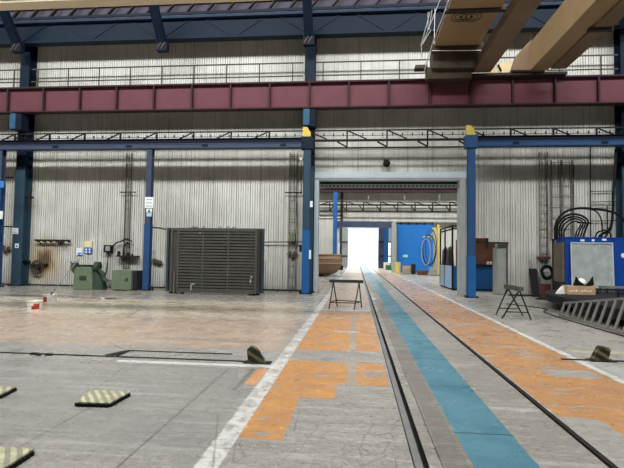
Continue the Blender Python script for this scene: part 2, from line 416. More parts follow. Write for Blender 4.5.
def struct(name, bm, mats, parent=None, **k):
    o = obj(name, bm, mats, parent, **k); o['kind'] = 'structure'; return o
def dup(root, delta, label=None, group=None):
    def cp(o, par):
        c = o.copy(); COL.objects.link(c)
        if par is not None: c.parent = par
        for ch in list(o.children): cp(ch, c)
        return c
    r = cp(root, None); r.location = Vector(root.location)+Vector(delta)
    # world-space parented parts follow through their stored inverse matrices
    if label: r['label'] = label
    if group: r['group'] = group
    return r

# ------------------------------------------------------------------ structure
WY = 20.0           # face of the corrugated wall
def build_floor():
    bm = bmn()
    def strip(x0, x1, mi, y0=-12, y1=72):
        vs = [bm.verts.new(p) for p in ((x0, y0, 0), (x1, y0, 0), (x1, y1, 0), (x0, y1, 0))]
        bm.faces.new(vs).material_index = mi
    strip(-45, -0.985, 0); strip(-0.985, 0.435, 1); strip(0.55, 1.885, 2); strip(1.96, 40, 3)
    # rail slots
    for a, b in ((0.435, 0.55), (1.885, 1.96)):
        for p in (((a, -12, 0), (a, 72, 0), (a, 72, -0.06), (a, -12, -0.06)),
                  ((b, -12, 0), (b, 72, 0), (b, 72, -0.06), (b, -12, -0.06)),
                  ((a, -12, -0.06), (b, -12, -0.06), (b, 72, -0.06), (a, 72, -0.06))):
            bm.faces.new([bm.verts.new(q) for q in p]).material_index = 4
    me = bpy.data.meshes.new('floor'); bm.to_mesh(me); bm.free()
    for m in FLOOR+[M_SLOT]: me.materials.append(m)
    o = bpy.data.objects.new('floor', me); COL.objects.link(o); o['kind'] = 'structure'
    bm = bmn(); box(bm, -60, 60, 72, 180, -0.12, -0.02)
    struct('ground', bm, M_OUT)
build_floor()

def corr(bm, x0, x1, z0, z1, Y, mi=0, period=0.21, depth=0.04):
    prof = ((0.0, 0), (0.072, 0), (0.076, depth), (0.100, depth), (0.105, 0), (0.178, 0), (0.182, depth*1.3), (0.205, depth*1.3))
    pts = []; k = math.floor(x0/period)
    while k*period < x1:
        for u, d in prof:
            x = k*period+u*period/0.21
            if x0 < x < x1: pts.append((x, d))
        k += 1
    pts = [(x0, pts[0][1])]+pts+[(x1, pts[-1][1])]
    vs = [(bm.verts.new((x, Y+d, z0)), bm.verts.new((x, Y+d, z1))) for x, d in pts]
    for a, b in zip(vs, vs[1:]): bm.faces.new((a[0], b[0], b[1], a[1])).material_index = mi
    box(bm, x0, x1, Y+0.07, Y+0.12, z0, z1, mi)

DX0, DX1, DZ = -1.72, 4.42, 4.78
SX0, SX1 = 4.62, 6.22
sz1 = ZY(480, 238, WY); sz2 = ZY(491, 242, WY); SXm = XY(487, 240, WY)
bm = bmn()
corr(bm, -26, DX0, 0, 13.6, WY)
corr(bm, DX0, DX1, DZ, 13.6, WY)
corr(bm, DX1, SX0, 0, 13.6, WY)
corr(bm, SX0, SXm, sz1, 13.6, WY); corr(bm, SXm, SX1, sz2, 13.6, WY)
corr(bm, SX1, 18, 0, 13.6, WY)
struct('wall_back', bm, M_WALL)
bm = bmn(); box(bm, -26, DX0, WY-0.05, WY+0.03, 0, 0.06); box(bm, SX1, 18, WY-0.05, WY+0.03, 0, 0.06)
struct('baseboard_back', bm, M_DARKIRON)

# far wall (second hall) and end wall (third hall)
Y2 = 46.0
O2L, O2R = XY(339, 250, Y2), XY(391.5, 250, Y2); O2T = ZY(360, 224.5, Y2)
bm = bmn()
corr(bm, -22, O2L, 0, 13.6, Y2); corr(bm, O2L, O2R, O2T, 13.6, Y2); corr(bm, O2R, 26, 0, 13.6, Y2)
struct('wall_far', bm, M_WALL)
Y3 = 70.0
def X3(px): return XY(px, 250, Y3)
bm = bmn()
ot = ZY(363, 229.5, Y3); st = ZY(338, 241, Y3)
for a, b, z0 in ((-14, X3(336.8), 0), (X3(339.3), X3(348), 0), (X3(378), X3(387.4), 0), (X3(390.5), 20, 0)):
    box(bm, a, b, Y3, Y3+0.2, z0, 11)
box(bm, X3(348), X3(378), Y3, Y3+0.2, ot, 11)
for a, b in ((336.8, 339.3), (387.4, 390.5)):
    box(bm, X3(a), X3(b), Y3, Y3+0.2, st, 11); box(bm, X3(a), X3(b), Y3, Y3+0.2, 0, 0.6)
struct('wall_end', bm, paint('grey_end_wall', (112, 126, 150), (96, 108, 130), 0.7, obj=False))
# roofs, closed except for the ridge glazing
def roof(Y0, Y1, yr, hw, x0=-45, x1=40, ze=13.4, zr=18.75):
    bm = bmn()
    prism(bm, [(Y0, ze), (yr-hw, zr), (yr-hw, zr+0.2), (Y0, ze+0.2)], 'x', x0, x1)
    prism(bm, [(Y1, ze), (yr+hw, zr), (yr+hw, zr+0.2), (Y1, ze+0.2)], 'x', x0, x1)
    return bm
struct('ceiling', roof(-13, 20.2, SKY_Y, 1.5), M_CEIL)
struct('ceiling', roof(20.3, 46.2, 30.5, 1.5), M_CEIL)
struct('ceiling', roof(46.3, 70.2, 58, 2.6, -20, 24, 11.5), M_CEIL)
for i, (y, w) in enumerate(((SKY_Y, 1.5), (30.5, 1.5), (58, 2.6))):
    bm = bmn(); box(bm, -45, 40, y-w, y+w, 18.95, 19.0)
    for k in range(42): box(bm, -45+k*2.0, -44.94+k*2.0, y-w, y+w, 18.9, 18.95)
    struct('window_%d' % (i+1), bm, M_GLASS)
# the hall's remaining enclosure, outside the view
bm = bmn(); box(bm, -45.2, -45, -13, 20, 0, 19); struct('wall_left', bm, M_DIM)
bm = bmn(); box(bm, 40, 40.2, -13, 20, 0, 19); struct('wall_right', bm, M_DIM)
bm = bmn(); box(bm, -45, 40, -13.2, -13, 0, 14); struct('wall_front', bm, M_DIM)
bm = bmn(); box(bm, -45, -26, WY, WY+0.12, 0, 13.6); box(bm, 18, 40, WY, WY+0.12, 0, 13.6); struct('wall_back', bm, M_WALL)
# side partition of the second hall
bm = bmn(); box(bm, -14, -13.8, 20.3, 46, 0, 13); struct('wall_left', bm, M_WALL)
bm = bmn(); box(bm, 18, 18.2, 20.3, 46, 0, 13); struct('wall_right', bm, M_WALL)
bm = bmn(); box(bm, -9, -8.8, 46.2, 70, 0, 12); struct('wall_left', bm, M_WALL)
bm = bmn(); box(bm, 12, 12.2, 46.2, 70, 0, 12); struct('wall_right', bm, M_WALL)

# ------------------------------------------------------------------ door surround with rolled-up shutter
FY = 19.55
lz1 = ZY(390, 172, FY); lz0 = ZY(390, 178, FY)
bm = bmn(); box(bm, -1.80, 4.42, FY, WY, lz0, lz1); struct('trim_1', bm, M_FRAME, bevel=0.01)
bm = bmn(); box(bm, -1.80, 4.42, FY+0.03, WY, lz0-0.09, lz0); struct('trim_2', bm, M_FRAME2)
bm = bmn(); box(bm, -1.80, -1.62, FY+0.02, WY+0.1, 0, lz0-0.09); struct('trim_3', bm, M_FRAME, bevel=0.01)
bm = bmn(); box(bm, 4.17, 4.40, FY+0.02, WY+0.1, 0, lz0-0.09); struct('trim_4', bm, M_FRAME2, bevel=0.01)
sh = thing('roller_shutter', 'raised door shutter under the pale lintel of the big doorway', 'door', (1.3, WY+0.25, 0))
z1 = ZY(390, 180, WY+0.2); z2 = ZY(390, 184.3, WY+0.2); z3 = ZY(390, 188.2, WY+0.2); z4 = ZY(390, 190, WY+0.3)
bm = bmn(); box(bm, -1.6, 4.2, WY+0.14, WY+0.2, z2, z1+0.25); obj('shade_gap_plate', bm, M_NAVY_D, sh)  # shadowed gap under the lintel, painted as a near-black plate
bm = bmn(); box(bm, -1.6, 4.2, WY+0.14, WY+0.2, z3, z2); x = -1.56; zm_ = (z2+z3)/2
while x < 4.05:
    prism(bm, [(x, zm_-0.035), (x+0.07, zm_-0.035), (x+0.1, zm_+0.03), (x+0.03, zm_+0.03)], 'y', WY+0.12, WY+0.145, 1); x += 0.168
obj('curtain_edge', bm, [M_FRAME, M_NAVY_D], sh)
bm = bmn(); box(bm, -1.6, 4.2, WY+0.22, WY+0.3, z4, z3); obj('bottom_rail', bm, paint('aubergine_rail', (58, 44, 62), (44, 34, 50), obj=False), sh)

# ------------------------------------------------------------------ columns
def column(X, Y, w, d, z1, mat, mat_low, zlow, label, group, name='steel_column', parts=True):
    t = thing(name, label, 'column', (X, Y+d/2, 0), group)
    bm = bmn(); fl = 0.03
    box(bm, X-w/2, X+w/2, Y, Y+fl, zlow, z1); box(bm, X-w/2, X+w/2, Y+d-fl, Y+d, zlow, z1); box(bm, X-0.02, X+0.02, Y+fl, Y+d-fl, zlow, z1)
    obj('shaft', bm, mat, t)
    bm = bmn()
    box(bm, X-w/2-0.01, X+w/2+0.01, Y-0.01, Y+fl, 0.03, zlow); box(bm, X-w/2-0.01, X+w/2+0.01, Y+d-fl, Y+d+0.01, 0.03, zlow); box(bm, X-0.03, X+0.03, Y+fl, Y+d-fl, 0.03, zlow)
    obj('painted_foot', bm, mat_low, t)
    if parts:
        bm = bmn(); box(bm, X-w/2-0.1, X+w/2+0.1, Y-0.08, Y+d+0.08, 0, 0.035)
        for sx in (-1, 1):
            for sy in (-0.05, d+0.05): lathe(bm, [(0.025, 0.03), (0.025, 0.08)], 6, c=(X+sx*(w/2+0.05), Y+sy, 0))
        obj('base_plate', bm, M_NAVY_D, t)
    return t
FB_T, FB_B = 6.29, 5.88     # front crane beam
CG = 'columns of the front crane rail'
cA = column(-15.32, 18.6, 0.25, 0.26, FB_B, M_SLATE, M_COLBLUE, 4.45, 'slim blue column at the far left edge of the hall', CG)
cB = column(-8.63, 18.6, 0.235, 0.26, FB_B, M_SLATE, M_COLBLUE, 2.75, 'slim slate blue column carrying white notices, left of the formwork stack', CG)
cC = column(-2.02, 18.6, 0.27, 0.30, FB_T, M_PETROL, M_BRIGHT, 2.55, 'petrol blue column at the left side of the big doorway', CG)
cD = column(4.42, 18.6, 0.27, 0.26, FB_T, M_COLBLUE, M_BRIGHT, 1.6, 'bright blue column at the right side of the big doorway', CG)
MG = 'main columns against the corrugated wall'
def main_col(X, label, Y=19.45):
    t = column(X, Y, 0.43, 0.5, 11.3, M_NAVY, M_PETROL, 5.3, label, MG, 'main_column')
    return t
mA = main_col(-14.98, 'broad dark petrol main column behind the leftmost slim column')
mC = main_col(-2.05, 'broad navy main column above the left doorway column')
mR = main_col(10.62, 'broad navy main column at the right edge of the upper wall')
# crane-beam brackets on the main columns
for X, t in ((-14.98, mA), (-2.05, mC), (10.62, mR)):
    z0, z1_ = ZY(308, 124.5, 18.9), ZY(308, 112, 18.9)
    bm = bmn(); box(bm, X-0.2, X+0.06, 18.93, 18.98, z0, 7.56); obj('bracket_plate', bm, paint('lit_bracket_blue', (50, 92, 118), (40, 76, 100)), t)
    bm = bmn(); box(bm, X-0.12, X+0.3, 18.98, 19.46, z0-0.05, 7.56); obj('bracket', bm, M_NAVY_D, t)

# second row of blue columns in the next halls
def far_col(px, Y, w, z1, mat, label):
    X = XY(px, 250, Y); t = thing('steel_column', label, 'column', (X, Y, 0), 'columns in the halls beyond the doorway')
    bm = bmn(); box(bm, X-w/2, X+w/2, Y-0.2, Y-0.16, 0, z1); box(bm, X-w/2, X+w/2, Y+0.16, Y+0.2, 0, z1); box(bm, X-0.03, X+0.03, Y-0.16, Y+0.16, 0, z1)
    obj('shaft', bm, mat, t)
    return t
far_col(334.8, 44.6, 0.38, 7.6, M_BRIGHT, 'blue column on the far pale wall, seen left in the doorway')
far_col(343.8, 60, 0.85, 6.2, M_FRAME2, 'grey column left of the bright far exit')
far_col(381.5, 60, 0.7, 6.2, M_SLATE, 'slate column right of the bright far exit')
far_col(386.0, 58, 0.55, 6.2, M_BRIGHT, 'deep blue column second right of the far exit')
far_col(340.8, 52, 0.25, 6.2, M_SLATE, 'thin slate post left of the grey far column')
t = far_col(393.8, 45.2, 0.42, 4.8, M_GREY, 'pale grey post at the left edge of the azure panel')

# ------------------------------------------------------------------ runway beams (maroon plate girder)
def runway(Y, x0, x1, xs, z0, z1, label, step=1.63):
    t = thing('crane_runway_beam', label, 'beam', ((x0+x1)/2, Y, z0), 'crane runway beams')
    bm = bmn(); box(bm, x0, x1, Y+0.16, Y+0.2, z0+0.05, z1-0.05); obj('web', bm, M_PURPLE if Y < 30 else M_PURPLE_D, t)
    bm = bmn(); box(bm, x0, x1, Y, Y+0.36, z0, z0+0.05); obj('bottom_flange', bm, M_PURPLE_D, t)
    bm = bmn(); box(bm, x0, x1, Y, Y+0.36, z1-0.06, z1); obj('top_flange', bm, M_PURPLE_D, t)
    bm = bmn(); box(bm, x0, x1, Y+0.13, Y+0.2, z1, z1+0.06); obj('crane_rail', bm, M_RAILDARK, t)
    xl = []; x = xs
    while x > x0: xl.append(x); x -= step*1.03
    x = xs+step
    while x < x1: xl.append(x); x += step
    for x in xl:
        bm = bmn(); box(bm, x-0.035, x+0.035, Y+0.01, Y+0.16, z0+0.05, z1-0.06); obj('stiffener', bm, M_PURPLE_D, t)
    return t
RB, RT = 7.64, 8.76
runway(19.05, -26, 17.5, -2.02, RB, RT, 'long maroon crane runway beam across the corrugated wall')
runway(Y2-1.0, -13.5, 17.5, -2.02, RB, RT+0.2, 'maroon crane runway beam above the far doorway', 3.2)

# ------------------------------------------------------------------ upper navy girder
GY = 19.0
gz0 = ZY(60, 41, GY); gz1 = ZY(60, 22, GY); gz2 = ZY(60, 17, GY)
g = thing('wind_girder', 'deep navy horizontal girder along the top of the wall', 'beam', (-4, GY, gz0))
bm = bmn(); box(bm, -26, 17.5, GY+0.18, GY+0.26, gz0, gz1); obj('web', bm, M_NAVY, g)
bm = bmn(); box(bm, -26, 17.5, GY+0.02, GY+0.42, gz0-0.04, gz0+0.03); obj('bottom_flange', bm, M_NAVY, g)
bm = bmn(); box(bm, -26, 17.5, GY, GY+0.42, gz1, gz1+0.09); obj('top_flange', bm, paint('dusty_navy', (34, 52, 76), (24, 40, 60), obj=False), g)
bm = bmn(); box(bm, -26, 17.5, GY-0.02, GY+0.03, gz1+0.14, gz2+0.03); obj('upper_rail', bm, M_NAVY, g)
x = -24.8
while x < 17:
    for s in (-1, 1):
        bm = bmn(); bar(bm, (x, GY+0.165, gz0+0.03), (x+s*1.3, GY+0.165, gz1), 0.03, 0.07); obj('diagonal', bm, M_NAVY, g)
    x += 3.25
# roof truss feet with knee braces
def knee(px, py, X, label):
    p = Vector((X, 18.86, ZY(px, py, 18.86)))
    t = thing('knee_brace', label, 'brace', p, 'knee braces under the roof')
    bm = bmn(); bar(bm, p, p+Vector((0, -1.5, 1.75)), 0.36, 0.2); obj('strut', bm, M_NAVY, t)
    bm = bmn(); box(bm, X-0.23, X+0.23, 18.74, 19.0, p.z-0.32, p.z+0.08)
    obj('end_block', bm, M_NAVY_D, t)
    bm = bmn()
    for k in range(2): bar(bm, (X-0.2+k*0.17, 18.73, p.z-0.26), (X-0.02+k*0.17, 18.73, p.z+0.02), 0.025, 0.05, (1, 0, 0))
    obj('cable_loop', bm, M_RAILBROWN, t)
    return t
knee(25, 45, -14.9, 'navy knee brace above the leftmost main column')
knee(166, 44, XY(166, 44, 19.2), 'navy knee brace with block end, midway along the left upper wall')
knee(310, 38, -2.05, 'navy knee brace above the doorway main column')
knee(610, 20, 10.4, 'navy knee brace at the upper right edge')

bm = bmn(); box(bm, -26, 17.5, 19.5, WY, gz2+0.05, 13.7); struct('trim_8', bm, paint('dark_backing_sheet', (86, 82, 92), (70, 68, 78), 0.8, obj=False))  # dark sheet added to cover the brightly lit ceiling above the girder
# lattice of roof purlins above the girder
lat = thing('roof_lattice', 'pale grey lattice strip between navy girder and cream beam', 'truss', (-4, 19.3, gz2))
z0 = gz2+0.12
bm = bmn(); box(bm, -26, 17.5, 19.26, 19.32, z0-0.03, z0+0.03); obj('lower_chord', bm, M_NAVY, lat)
bm = bmn(); box(bm, -26, 17.5, 19.26, 19.32, z0+0.55, z0+0.62); obj('upper_chord', bm, M_CRDARK, lat)
x = -25.5; k = 0
while x < 10:
    bm = bmn(); bar(bm, (x, 19.3, z0), (x+0.5*(1 if k % 2 else 1), 19.3, z0+0.58), 0.16, 0.05); obj('diagonal', bm, M_CRDARK, lat); x += 0.9; k += 1
# cream beam at the upper left
CY = 9.0
ce = XY(271, 3, CY); cz = ZY(110, 6.6, CY+0.3)
cb = thing('cream_box_beam', 'bright cream box beam overhead at the upper left', 'beam', (-10, CY, cz))
bm = bmn(); box(bm, -14, ce, CY, CY+0.3, cz, cz+0.42)
for k in range(3): box(bm, -14, ce, CY-0.012, CY, cz+0.06+k*0.07, cz+0.075+k*0.07)
obj('box_section', bm, M_CREAM, cb)
bm = bmn(); box(bm, ce, ce+0.05, CY-0.015, CY+0.315, cz-0.02, cz+0.44); obj('end_plate', bm, M_CRDARK, cb)
bm = bmn()
for x in (-13, -9, -5, ce-0.3): box(bm, x-0.03, x+0.03, CY+0.12, CY+0.18, cz+0.42, 16.2)
obj('hanger', bm, M_NAVY, cb)

# ------------------------------------------------------------------ service walkway railing behind the runway
def railing(Y, x0, x1, z0, zm, zt, step, label, fine=True):
    t = thing('walkway_railing', label, 'railing', ((x0+x1)/2, Y, z0), 'railings of the crane walkway')
    for nm, z, h in (('top_rail', zt, 0.05), ('mid_rail', zm, 0.045)):
        bm = bmn(); box(bm, x0, x1, Y-0.02, Y+0.02, z-h/2, z+h/2); obj(nm, bm, M_RAILBROWN, t)
    bm = bmn(); box(bm, x0, x1, Y-0.01, Y+0.01, z0, z0+0.12); obj('toe_board', bm, M_RAILBROWN, t)
    bm = bmn(); box(bm, x0, x1, 19.42, 19.98, z0-0.05, z0); obj('deck', bm, M_CRDARK, t)
    x = x0+0.3
    while x < x1:
        bm = bmn(); box(bm, x-0.022, x+0.022, Y-0.02, Y+0.02, z0, zt); obj('post', bm, M_RAILBROWN, t); x += step
    return t
zt, zm = ZY(110, 67.6, 19.55), ZY(110, 80.2, 19.55)
railing(19.55, -26, -15.25, RT, zm, zt, 1.45, 'brown walkway railing left of the leftmost main column')
railing(19.55, -14.7, -2.35, RT, zm, zt, 1.45, 'brown walkway railing over the left half of the wall')
railing(19.55, -1.8, 10.35, RT, zm, zt, 1.6, 'brown walkway railing right of the doorway main column')

# ------------------------------------------------------------------ front crane beam in two runs + slim lattice truss
def front_beam(x0, x1, mat, label):
    t = thing('crane_rail_beam', label, 'beam', ((x0+x1)/2, 18.7, FB_B), 'lower front crane beams')
    bm = bmn(); box(bm, x0, x1, 18.56, 18.62, FB_B+0.02, FB_B+0.17); box(bm, x0, x1, 18.54, 18.9, FB_B, FB_B+0.03); box(bm, x0, x1, 18.54, 18.9, FB_B+0.16, FB_B+0.19)
    obj('channel', bm, mat, t)
    bm = bmn(); box(bm, x0, x1, 18.66, 18.72, FB_B+0.19, FB_T-0.02); box(bm, x0, x1, 18.6, 18.8, FB_T-0.02, FB_T); obj('rail_web', bm, M_NAVY_D, t)  # shaded upper web put into the colour as near-black navy
    x = x0+1.5
    while x < x1:
        bm = bmn(); box(bm, x-0.12, x+0.12, 18.53, 18.56, FB_B+0.05, FB_B+0.15); obj('splice_plate', bm, M_NAVY, t); x += 3.25
    return t
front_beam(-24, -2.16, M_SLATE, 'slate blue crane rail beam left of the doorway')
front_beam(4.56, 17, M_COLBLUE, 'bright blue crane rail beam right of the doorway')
for X, c, l in ((-2.02, cC, 'left'), (4.42, cD, 'right')):
    bm = bmn(); box(bm, X-0.24, X+0.22, 18.54, 18.92, 5.82, FB_T+0.02); obj('column_head', bm, M_NAVY if X < 0 else M_COLBLUE, c)
    bm = bmn(); prism(bm, [(X-0.2, FB_T+0.02), (X+0.12, FB_T+0.02), (X+0.12, FB_T+0.2), (X-0.02, FB_T+0.42), (X-0.2, FB_T+0.42)], 'y', 18.6, 18.75)
    tag(obj('end_stop', bm, M_YELLOW), 'ochre rail end stop on top of the %s doorway column' % l, 'end stop', 'rail end stops')

def lattice(Y, x0, x1, zt, zm, zb, xs, step, label, th=0.05, flip=1, hook=True):
    t = thing('lattice_truss', label, 'truss', ((x0+x1)/2, Y, zb), 'slim lattice trusses over doorways')
    for nm, z, h in (('top_chord', zt, th), ('middle_chord', zm, th*1.7), ('bottom_chord', zb, th)):
        bm = bmn(); box(bm, x0, x1, Y-h/2, Y+h/2, z-h/2, z+h/2); obj(nm, bm, M_DARKIRON, t)
    x = xs
    while x > x0+0.1: x -= step
    x += step
    while x < x1-0.1:
        f = 1 if x > -2.1 else -1
        bm = bmn(); bar(bm, (x, Y, zb), (x, Y, zt), th*1.2); obj('post', bm, M_DARKIRON, t)
        bm = bmn(); bar(bm, (x, Y, zt), (x+0.8*f, Y, zm+0.05), th*0.9)
        bar(bm, (x, Y, zb+0.03), (x-0.4*f, Y, zm-0.06), th*1.1); obj('diagonal', bm, M_DARKIRON, t)
        x += step
    if hook:
        bm = bmn(); zc = zm+0.45*(zt-zm)
        tube(bm, [(x0, Y-0.06, zc), (x1, Y-0.06, zc)], 0.012, 5)
        x = x0+0.2
        while x < x1: box(bm, x-0.02, x+0.02, Y-0.08, Y-0.04, zc-0.02, zc+0.09); x += 0.4
        obj('festoon_wire', bm, M_DARKIRON, t)
    return t
TZ = ZY(390, 130, 19.2); TM = ZY(390, 140, 19.2); TB = ZY(390, 147.4, 19.2)
lattice(19.2, -24, 17, TZ, TM, TB, XY(387, 140, 19.2), 1.63, 'dark slim lattice truss running above the doorway along the wall')
lattice(Y2-0.7, -13, 17, ZY(390, 202, Y2-0.7), ZY(390, 205, Y2-0.7), ZY(390, 211.5, Y2-0.7), 0.6, 1.63, 'dark slim lattice truss on the far wall beyond the doorway', 0.09, hook=False)
# hanging rods in second hall
for px in (368.5, 404.5, 439.5):
    bm = bmn(); X = XY(px, 200, 45.3); box(bm, X-0.035, X+0.035, 45.28, 45.34, ZY(px, 202, 45.3), RB)
    tag(obj('hanger_rod', bm, M_GREY), {368.5: 'left', 404.5: 'middle', 439.5: 'right'}[px]+' of three white rods hanging above the far lattice truss', 'rod', 'white hanging rods')

# ------------------------------------------------------------------ bridge crane
BZ = 8.84
cr = thing('bridge_crane', 'tan overhead bridge crane at the upper right, girders running over the hall', 'crane', (5.5, 10, BZ))
def girder(pl, pr, pt, Y1, mat, y0=-9):
    a = at(*pl, 'z', BZ).x; b = at(*pr, 'z', BZ).x
    zt = EYE + a/((pt[0]-356.7)/(255.8-pt[1]))
    bm = bmn(); prism(bm, [(y0, BZ), (Y1-0.35, BZ), (Y1, BZ+0.2), (Y1, zt), (y0, zt)], 'x', a, b)
    box(bm, a-0.05, b+0.05, y0, Y1-0.35, BZ-0.03, BZ)
    obj('girder', bm, mat, cr)
    return a, b, zt
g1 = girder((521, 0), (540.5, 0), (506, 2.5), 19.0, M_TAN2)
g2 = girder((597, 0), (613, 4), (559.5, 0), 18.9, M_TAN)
bm = bmn(); box(bm, g2[1]+0.05, g2[1]+0.6, -9, 18.3, BZ-0.1, BZ-0.02); box(bm, g2[1]+0.54, g2[1]+0.6, -9, 18.3, BZ-0.02, BZ+0.3)
obj('service_gangway', bm, M_TAN2, cr)
X = g2[1]
bm = bmn(); box(bm, X-0.1, X+0.62, 15.0, 15.15, BZ-0.2, BZ-0.1); obj('cross_plate', bm, M_CRDARK, cr)
bm = bmn(); tube(bm, [(X+0.1, 12.6, BZ-0.25), (X+0.9, 12.6, BZ-0.25)], 0.14, 14); obj('drive_shaft', bm, M_CRDARK, cr)
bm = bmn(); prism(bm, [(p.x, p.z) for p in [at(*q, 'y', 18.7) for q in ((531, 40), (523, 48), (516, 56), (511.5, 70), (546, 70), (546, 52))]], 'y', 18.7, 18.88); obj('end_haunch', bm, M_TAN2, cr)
# end carriage riding on the runway
ea = XY(484, 72, 19.0); eb = XY(522, 72, 19.0)
bm = bmn(); prism(bm, [(ea, RT+0.1), (eb+0.9, RT+0.1), (eb+0.9, RT+0.55), (eb, RT+0.58), (ea+0.75, RT+0.55)], 'y', 18.9, 19.3)
ecar = obj('end_carriage', bm, paint('cream_carriage', (222, 202, 158), (196, 174, 130)), cr, bevel=0.01)
bm = bmn(); box(bm, g1[0]-1.0, g2[1]+0.9, 18.85, 19.35, RT+0.0, RT+0.1); obj('carriage_sole', bm, M_CRDARK, cr)
bm = bmn(); bar(bm, (ea+0.62, 18.88, RT+0.16), (ea+0.5, 18.88, RT+0.42), 0.16, 0.04, (1, 0, 0)); obj('buffer', bm, M_BLACK, ecar)
for xx in (ea+0.4, eb+0.5):
    bm = bmn(); lathe(bm, [(0.17, 19.13), (0.17, 19.25)], 20, 'y', (xx, 0, RT+0.19)); obj('wheel', bm, M_RAILDARK, ecar)
# electrical platform left of girder one
PZ = 9.6
pa = at(448, 8, 'z', PZ); pb = at(497, 15, 'z', PZ); ymid = at(470, 10, 'z', PZ).y; ynear = ymid-3
ya = at(470, 45, 'z', PZ).y
xl = at(436, 42, 'z', PZ).x; xr = at(482, 42, 'z', PZ).x-0.02
bm = bmn(); box(bm, xl, xr, ymid+0.12, ya, PZ, PZ+0.08); obj('platform_plate', bm, M_TAN, cr)
bm = bmn(); box(bm, xl, xr, ymid-4.5, ymid-0.12, PZ, PZ+0.08); obj('platform_plate', bm, M_TAN, cr)
bm = bmn(); box(bm, xl-0.1, xr+0.15, ymid-0.1, ymid+0.1, PZ-0.06, PZ+0.1); obj('cross_beam', bm, M_CRDARK, cr)
bm = bmn(); box(bm, xl-0.1, xr+0.15, ya, ya+0.15, PZ-0.22, PZ+0.1); obj('cross_beam', bm, M_CRDARK, cr)
bm = bmn(); tube(bm, [(xl-0.1, ya-0.04, PZ-0.2), (xr+0.3, ya-0.04, PZ-0.24)], 0.015, 6); obj('cable', bm, M_WHITE, cr)
for px in (461, 471.5):
    p = at(px, 17, 'z', PZ-0.01); bm = bmn()
    for r in (0.32, 0.2):
        tube(bm, [p+Vector((r*math.cos(a), r*math.sin(a), 0)) for a in [2*PI*k/20 for k in range(20)]], 0.012, 5, True)
    lathe(bm, [(0.05, -0.02), (0.05, 0.02)], 10, c=p); obj('cable_gland', bm, M_CRDARK, cr)
c1 = at(432, 52, 'y', 18.3); c2 = at(480, 67, 'y', 18.3)
bm = bmn(); box(bm, c1.x, c2.x, 18.3, 18.9, c2.z, c1.z+0.1); swc = obj('switch_cabinet', bm, paint('dusky_cabinet', (88, 76, 62), (66, 58, 48)), cr, bevel=0.02)
c3 = at(427, 67.5, 'y', 18.5); c4 = at(472, 78, 'y', 18.5)
bm = bmn(); box(bm, c3.x, c4.x, 18.5, 19.0, c4.z, c3.z+0.02); obj('lower_cabinet', bm, paint('crane_brown', (78, 66, 54), (56, 48, 42)), cr, bevel=0.02)
bm = bmn()
for k in range(12): box(bm, c1.x+0.95+k*0.08, c1.x+0.98+k*0.08, 18.285, 18.3, c2.z+0.08, c1.z-0.02)
obj('vent_slots', bm, M_CRDARK, swc)
# access ladder and handrails at the platform's left side
bm = bmn()
tube(bm, [at(448.5, 0, 'y', 14.2), at(446, 8, 'y', 14.6), at(432, 45, 'y', 17.0), at(424, 72, 'y', 18.45)], 0.018, 6); obj('handrail', bm, M_WHITE, cr)
bm = bmn(); tube(bm, [at(435, 9, 'y', 18.0), at(434, 46, 'y', 18.2)], 0.011, 6); obj('handrail_post', bm, M_WHITE, cr)
for a, b in (((430, 12), (421, 45)), ((440, 0), (422, 45)), ((421, 45), (422, 58)), ((428, 12), (428, 30)), ((432, 10), (429, 30)), ((422, 45), (431, 30))):
    bm = bmn(); bar(bm, at(*a, 'y', 18.3), at(*b, 'y', 18.3), 0.025); obj('ladder_bar', bm, M_GREY, cr)
bm = bmn(); box(bm, c3.x-0.45, c3.x+0.02, 18.5, 18.9, c4.z+0.45, c4.z+0.58); obj('step_bracket', bm, M_RAILBROWN, cr)

# ------------------------------------------------------------------ rails in the floor
def floor_rail(x0, x1, y0, y1, z0, z1, mat, label, group):
    bm = bmn(); w = x1-x0
    if w < 1: box(bm, x0, x1, y0, y1, z0, z1); box(bm, x0-0.006, x1+0.02, y0, y1, -0.058, -0.045)
    else: box(bm, x0, x1, y0, y1, z0, z1)
    return tag(obj('rail', bm, mat), label, 'rail', group)
floor_rail(0.443, 0.50, -11, 71, -0.055, 0.012, M_STEEL, 'shiny left track rail running through the doorway', 'track rails')
floor_rail(1.905, 1.94, -11, 71, -0.055, 0.01, M_RAILDARK, 'dark right track rail beside the orange walkway', 'track rails')
floor_rail(-22, -1.2, 6.70, 6.74, 0.001, 0.012, M_RAILDARK, 'dark cross rail ending at the left striped buffer', 'cross rails')
floor_rail(3.15, 14, 7.60, 7.66, 0.001, 0.012, M_RAILDARK, 'dark cross rail passing the right striped buffer', 'cross rails')
# cover frame in the floor
bm = bmn()
p0, p1 = -3.57, -1.9
for a in ((p0, p1, 7.15, 7.18), (p0, p0+0.04, 6.78, 7.18)): box(bm, *a, 0.0, 0.012)
prism(bm, [(-3.75, 6.8), (-3.62, 6.8), (-3.53, 7.16), (-3.6, 7.16)], 'z', 0.0, 0.012)
tag(obj('pit_cover_frame', bm, M_RAILDARK), 'thin dark angle frame of a pit cover behind the left cross rail', 'frame')
bm = bmn()
for x, w in ((-4.85, 0.12), (-4.6, 0.1), (-4.72, 0.06)): box(bm, x, x+w, 6.55+w*0.8, 6.6+w*0.8, 0.0, 0.03)
tag(obj('rail_clip', bm, M_RAILDARK), 'small dark rail clip lying at the left cross rail', 'clip')

